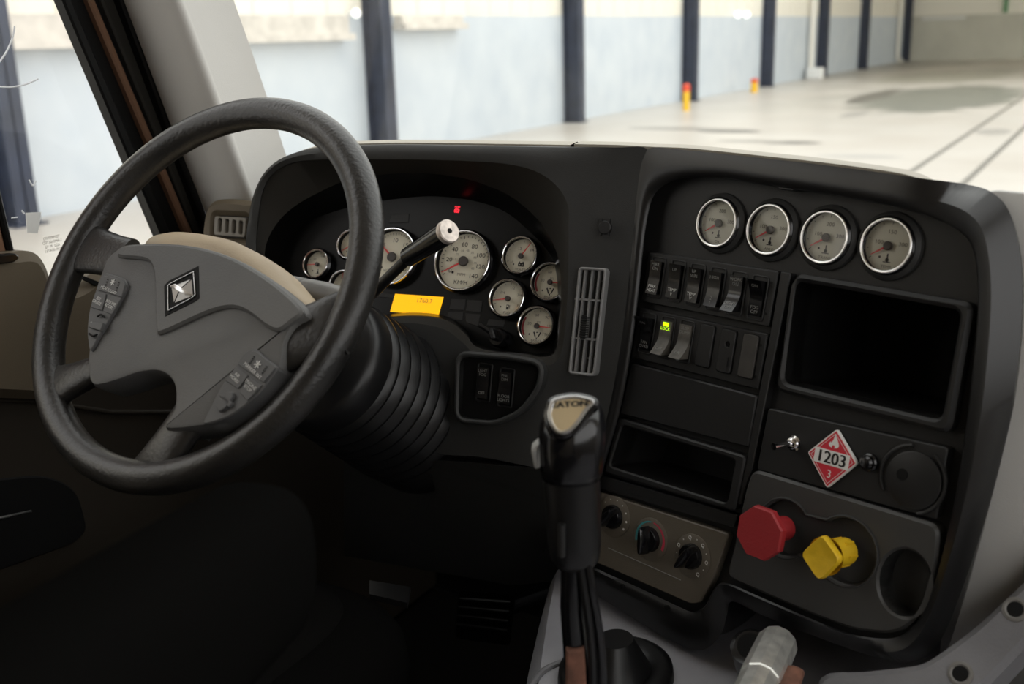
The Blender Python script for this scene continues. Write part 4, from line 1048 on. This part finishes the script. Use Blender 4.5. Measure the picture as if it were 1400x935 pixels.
def ex_r(c, z):
    p = WH.P(352, 498, z)
    for i in range(6):
        a = i*PI/3+.1; c.box((p.x+.0024*math.cos(a), p.y+.0024*math.sin(a), z), (.004, .0011, .0004), Matrix.Rotation(a, 3, 'Z'))
    c.use('gap')
    for i in range(4):
        for x0, y0 in ((347, 487.5), (364, 501)):
            q = WH.P(x0-i*1.8, y0+i*2.9, z); c.box(q, (.0015, .0015, .0004))
thumb('right_button_pad', [(343, 477), (350, 477.5), (364, 490), (379, 501.5), (372, 514), (357, 534), (340, 550), (318, 566), (298, 575), (278, 579), (284, 563), (294, 543), (306, 522), (322, 500), (332, 484)], ZP,
      [([(344, 479.5), (350, 480), (377, 502), (360, 523), (325, 498)], .0016), ([(323, 500.5), (339, 513), (325, 531.5), (308, 520)], .0016), ([(342, 515), (358, 526), (338, 548), (326.5, 535)], .0016), ([(309, 536), (317, 535), (318, 541), (309, 556), (299, 563), (296, 556)], .004), ([(299, 540), (306, 540), (317, 550), (312, 557)], .004)],
      [('MARKER INT', 345.5, 507, .0052, rr_), ('AIR\nHORN', 322.5, 515.5, .005, rr_), ('ENGINE\nSTOP', 341, 528.5, .005, rr_), ('MODE', 307, 548.5, .0042, rr_)], ex_r)

# ============================================================ GEAR SHIFT
kd = on(783, 650, .93)
nx = V((kd.x-CAM.x, kd.y-CAM.y, 0)).normalized()
SH = Fr(kd, n=tuple(nx))
gs = thing('gear_shift', 'gear shift lever with a glossy black knob and bright triangular badge', 'gear shift', SH.off(0, -.62, 0))
def ellsec(py, xl, xr, dep=.9, dz=0, n=36):
    a, b = SH.P(xl, py), SH.P(xr, py); cx, hw, y = (a.x+b.x)/2, (b.x-a.x)/2, (a.y+b.y)/2
    return [SH.L(cx+hw*math.cos(2*PI*i/n), y, dz+hw*dep*math.sin(2*PI*i/n)) for i in range(n)]
c = MB('gloss')
rows = [(652, 741, 821, .9, 0), (640, 738, 825, .92, 0), (610, 736, 829, .98, 0), (585, 737, 829, 1.0, -.001), (568, 741, 826, .98, -.004), (556, 748, 820, .9, -.008), (549, 757, 810, .8, -.012), (546, 770, 797, .6, -.014)]
c.loft([ellsec(*r_) for r_ in rows], True, (True, True)); c.build('knob', gs, world=True, sharp=80)
c = MB('boot'); c.loft([ellsec(*r_) for r_ in ((649, 742, 820), (655, 742, 820), (690, 745, 821), (740, 749, 822), (762, 753, 820), (772, 762, 812))], True, (True, True)); c.build('sleeve', gs, world=True, sharp=60)
BD = Fr(SH.W(781, 562, .022), n=tuple(-(SH.n*.80+V((0, 0, .60)))))
bo = ccw([p.xy for p in cr([BD.P(a, b).to_3d() for a, b in ((751, 557), (757, 546), (782, 541), (804, 544), (813, 550), (803, 562), (788, 583), (775, 593), (762, 593), (753, 582), (749, 568))], 4)])
c = MB('gloss'); c.plate(inset(bo, -.003), -.02, .0, bev=.002); c.build('badge_seat', gs, W=BD.M)
c = MB('silver'); c.plate(bo, -.004, .002, [inset(bo, .003)], .0008); c.build('badge_trim', gs, W=BD.M)
c = MB('badge'); c.plate(inset(bo, .003), -.003, .0008)
p = BD.P(779, 553); [c.text('EATON', p.x+dx, p.y-.0004+dy, .0012+abs(dx)*.2, .0070, M['ink'], math.radians(3), 1.3) for dx, dy in ((0, 0), (.0005, 0), (-.0005, 0), (.0002, .0004))]; c.build('badge', gs, W=BD.M)
q = [SH.P(a, b, .012) for a, b in ((726, 617), (737, 608), (739, 640), (731, 643))]
c = MB('greyknob'); c.plate(rnd([p.xy for p in q], .002), -.006, .012, bev=.002); c.build('splitter_switch', gs, W=SH.M)
c = MB('dash2'); a, b = SH.P(768, 716, .022), SH.P(768, 760, .022); c.tube([SH.L(*a), SH.L(*b)], .0035, 10); c.build('cable_clip', gs, world=True)
pt = lambda a, b, d=0: SH.L(*SH.P(a, b, d))
c = MB('gloss'); c.tube([pt(784, 765), pt(783, 830), pt(789, 900), pt(800, 1010), pt(806, 1100)], [.011, .0115, .0125, .013, .013], 18); c.build('rod', gs, world=True)
for off, m_ in ((0, 'boot'), (9, 'gloss')):
    c = MB(m_); c.tube(cr([pt(793+off, 765, .012), pt(800+off, 810, .014), pt(807+off*1.2, 860, .014), pt(811+off*1.3, 910, .012), pt(812+off*1.3, 980, .010), pt(812+off, 1090, .0)], 5, False), .0045, 10); c.build('air_hose', gs, world=True)
c = MB('rust'); c.plate([p.xy for p in (SH.P(774, 890, .016), SH.P(799, 888, .016), SH.P(805, 1000, .016), SH.P(772, 1000, .016))], .008, .016, bev=.002); c.build('rusty_strap', gs, W=SH.M)

# ============================================================ CONSOLE, PASSENGER SIDE
ZC = 2.3-.72
con = thing('floor_console', 'dark blue grey moulded console under the centre stack', 'console', Matrix.Translation(onZ(900, 880, ZC)))
topP = [onZ(a, b, ZC) for a, b in ((712, 940), (722, 890), (736, 830), (752, 772))] + [V((-.62, 1.5, ZC)), V((.5, 1.5, ZC)), V((.5, .3, ZC)), V((-.40, .3, ZC))]
topP = cr([p for p in topP], 1)
c = MB('console'); c.loft([[p+V((-.05 if i < 4 else 0, 0, -.5)) for i, p in enumerate(topP)], [p+V((0, 0, -.03)) for p in topP], [p+(sum(topP, V())/8-p).normalized()*.02 for p in topP]], True, (False, True)); c.build('cover', con, world=True, sharp=50)
f = Fr(onZ(845, 930, ZC+.002), n=(0, 0, -1)) if False else None
p = onZ(842, 925, ZC); lp = [[p+V((r*math.cos(2*PI*i/40)*.9, r*math.sin(2*PI*i/40), z)) for i in range(40)] for r, z in ((.075, -.01), (.072, .012), (.06, .018), (.045, .01), (.03, .035), (.022, .05))]
c = MB('boot'); c.loft(lp, True, (False, True)); c.build('shift_boot', con, world=True, sharp=60)
p0 = onZ(700, 950, ZC+.001)
c = MB('band'); c.tube(cr([onZ(a, b, ZC+.001) for a, b in ((722, 945), (740, 920), (762, 908), (785, 903))], 5, False), .004, 8); c.build('moulded_rib', con, world=True)

PD = Fr(PAN.W(1392, 500, -.035), 2, 10)
pas = thing('passenger_dash', 'pale grey passenger side dash moulding at the right edge of the view', 'dashboard', PD)
po = rnd(PD.xy([(1335, 262), (1362, 258), (1480, 268), (1700, 290), (2500, 420), (2500, 1500), (1600, 1060), (1480, 960), (1400, 870), (1340, 915), (1280, 925), (1288, 896), (1320, 800), (1362, 640), (1385, 520), (1388, 400), (1376, 330), (1345, 280)], 0), .003)
c = MB('greydash'); i2_ = ccw(po)
lpz = lambda d, z: [V((p.x, p.y, z)) for p in inset(i2_, d)]
c.loft([lpz(-.0, -.35), lpz(0, -.03), lpz(.0008, -.006), lpz(.0018, -.002), lpz(.003, 0)], True, (False, True)); c.build('moulding', pas, sharp=60)
BN = Fr(PAN.W(1320, 880, .012), 12, 38)
bt = thing('console_trim', 'curved grey trim with two bolt heads at the lower right corner', 'trim', BN)
bp_ = ccw([p.xy for p in cr([BN.P(a, b).to_3d() for a, b in ((1120, 925), (1180, 917), (1235, 911), (1262, 905), (1295, 884), (1332, 856), (1368, 823), (1402, 790), (1450, 730), (1470, 780), (1425, 855), (1380, 905), (1335, 950), (1290, 985), (1235, 990), (1120, 990))], 4)])
c = MB('band'); c.plate(bp_, -.05, .0, bev=.006); c.build('panel', bt)
for a, b in ((1313, 921), (1388, 833)):
    p = BN.P(a, b); c = MB('stalk'); c.lathe([(.012, -.001), (.0115, .001), (.009, .0015), (.0075, .0005)], 24, c=p); c.use('gap'); c.lathe([(.0075, .0005), (.003, .001), (.0001, .001)], 20, c=p, cap1=True); c.build('bolt', bt)

# chrome plug and socket on the console
a, b = on(1063, 880, 1.19), on(1031, 948, 1.10)
t = thing('metal_coupling', 'shiny metal cylindrical coupling standing on the console', 'coupling', Matrix.Translation(b))
d = (a-b).normalized()
c = MB(mat('worn_metal', (.72, .72, .68), .38, .75, var=.2, vscale=60)); c.tube([b-d*.05, b+d*.02, b+d*.022, a-d*.004, a, a+d*.001], [.0205, .0205, .0215, .0215, .0205, .017], 12); c.build('sleeve', t, world=True, sharp=20)
c = MB('stalk'); c.tube([a-d*.002, a+d*.0015], [.016, .016], 24); c.build('end', t, world=True)
c = MB('rust'); s_ = V((.026, 0, 0)); c.tube([b+s_-d*.05, b+s_+d*.03, a+s_-d*.045], [.012, .012, .011], 12, flat=.5); c.build('leather_tag', t, world=True)
q = on(1026, 884, 1.23); t = thing('power_socket', 'round black socket behind the shiny metal coupling', 'socket', Matrix.Translation(q))
c = MB('boot'); c.tube([q+V((0, .03, -.05)), q, q+V((0, -.002, .002))], [.022, .022, .017], 24); c.build('body', t, world=True)
c = MB('gap'); c.tube([q+V((0, -.002, .002)), q+V((0, -.0025, .0025))], [.014, .014], 20); c.build('opening', t, world=True)

# ============================================================ SEAT
seat = thing('driver_seat', 'dark fabric driver seat with a long padded armrest in the foreground', 'seat', Matrix.Translation((-.87, .35, FLOOR_CAB)))
def sq(cx, cy, hx, hy, n=32, e=.55):
    out = []
    for i in range(n):
        a = 2*PI*i/n; out.append((cx+hx*math.copysign(abs(math.cos(a))**e, math.cos(a)), cy+hy*math.copysign(abs(math.sin(a))**e, math.sin(a))))
    return out
# armrest: from behind the camera's left up to the rounded tip
e1, e2 = on(336, 780, .80), on(50, 1008, .62)
ax = (e2-e1).normalized(); sx = ax.cross(V((0, 0, 1))).normalized(); sz_ = sx.cross(ax).normalized()
if sz_.z < 0: sz_ = -sz_
lo = []
for s_, k in ((-.052, .25), (-.046, .62), (-.034, .86), (-.015, .98), (.02, 1.0), (.12, 1.03), (.3, 1.06), (.5, 1.06)):
    lo.append([e1+ax*s_+sx*x*k+sz_*y*k for x, y in sq(0, 0, .046, .062, 36, .7)])
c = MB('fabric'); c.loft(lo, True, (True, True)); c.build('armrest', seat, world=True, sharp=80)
# cushion
zc = 2.3-.66
fe = onZ(470, 775, zc); x0, x1 = -1.14, onZ(545, 850, zc).x+.03; yf = onZ(500, 800, zc).y
lo = []
for dz, k in ((-.16, .93), (-.15, .97), (-.06, 1.0), (-.03, .985), (-.008, .94), (.004, .86), (.008, .6)):
    cx, cy, hx, hy = (x0+x1)/2, yf-.26, (x1-x0)/2, .27
    lo.append([V((x, y, zc+dz)) for x, y in sq(cx, cy, hx*k+(1-k)*.0, hy*k, 44, .45)])
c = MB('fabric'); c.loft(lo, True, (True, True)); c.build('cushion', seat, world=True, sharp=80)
c = MB('fabric2'); lo = []
for dz, k in ((.0, 1), (.009, .97), (.013, .85)):
    lo.append([V((x, y, zc+dz)) for x, y in sq(cx-.0, cy+.02, (hx-.07)*k, (hy-.06)*k, 36, .5)])
c.loft(lo, True, (False, True)); c.build('cushion_insert', seat, world=True, sharp=80)
c = MB('boot'); c.box((cx, cy, (FLOOR_CAB+zc-.16)/2), (hx*1.5, hy*1.5, zc-.16-FLOOR_CAB), None, .02); c.build('pedestal', seat, world=True)
a = [onZ(p_, q_, zc-.02) for p_, q_ in ((505, 793), (561, 802), (557, 824), (505, 812))]
c = MB('boot'); c.loft([[p+V((0, 0, -.008)) for p in a], a], True, (True, True)); c.build('side_flap', seat, world=True)
# backrest behind the frame
lo = []
for i, (y, z, hy) in enumerate(((.02, zc-.02, .05), (-.04, zc+.12, .075), (-.10, zc+.35, .07), (-.16, zc+.55, .06), (-.19, zc+.66, .035))):
    lo.append([V((x, y-.12+dy, z)) for x, dy in sq(cx, 0, (x1-x0)/2*.92, hy, 36, .5)])
c = MB('fabric'); c.loft(lo, True, (True, True)); c.build('backrest', seat, world=True, sharp=80)

# pedal
pf = Fr(onY(660, 846, 1.45), -4, 38)
t = thing('accelerator_pedal', 'wide ribbed rubber pedal in the dark footwell', 'pedal', pf)
c = MB('carpet'); q = rnd(pf.xy([(627, 807), (701, 812), (693, 881), (621, 871)]), .008); c.plate(q, -.015, 0, bev=.002, back=True); c.build('pad', t)
c = MB('boot')
for s_ in (.15, .35, .55, .75): 
    a, b = pf.P(*lerp((630, 810), (623, 868), s_)), pf.P(*lerp((698, 814), (691, 878), s_)); c.tube([a, b], .0025, 6)
c.build('rib', t)
c = MB('boot'); c.tube([pf.L(0, 0, -.015), pf.L(0, .05, -.15), pf.L(0, .1, -.3)], .012, 10); c.build('arm', t, world=True)

for m_ in list(_txt.values()): bpy.data.meshes.remove(m_)
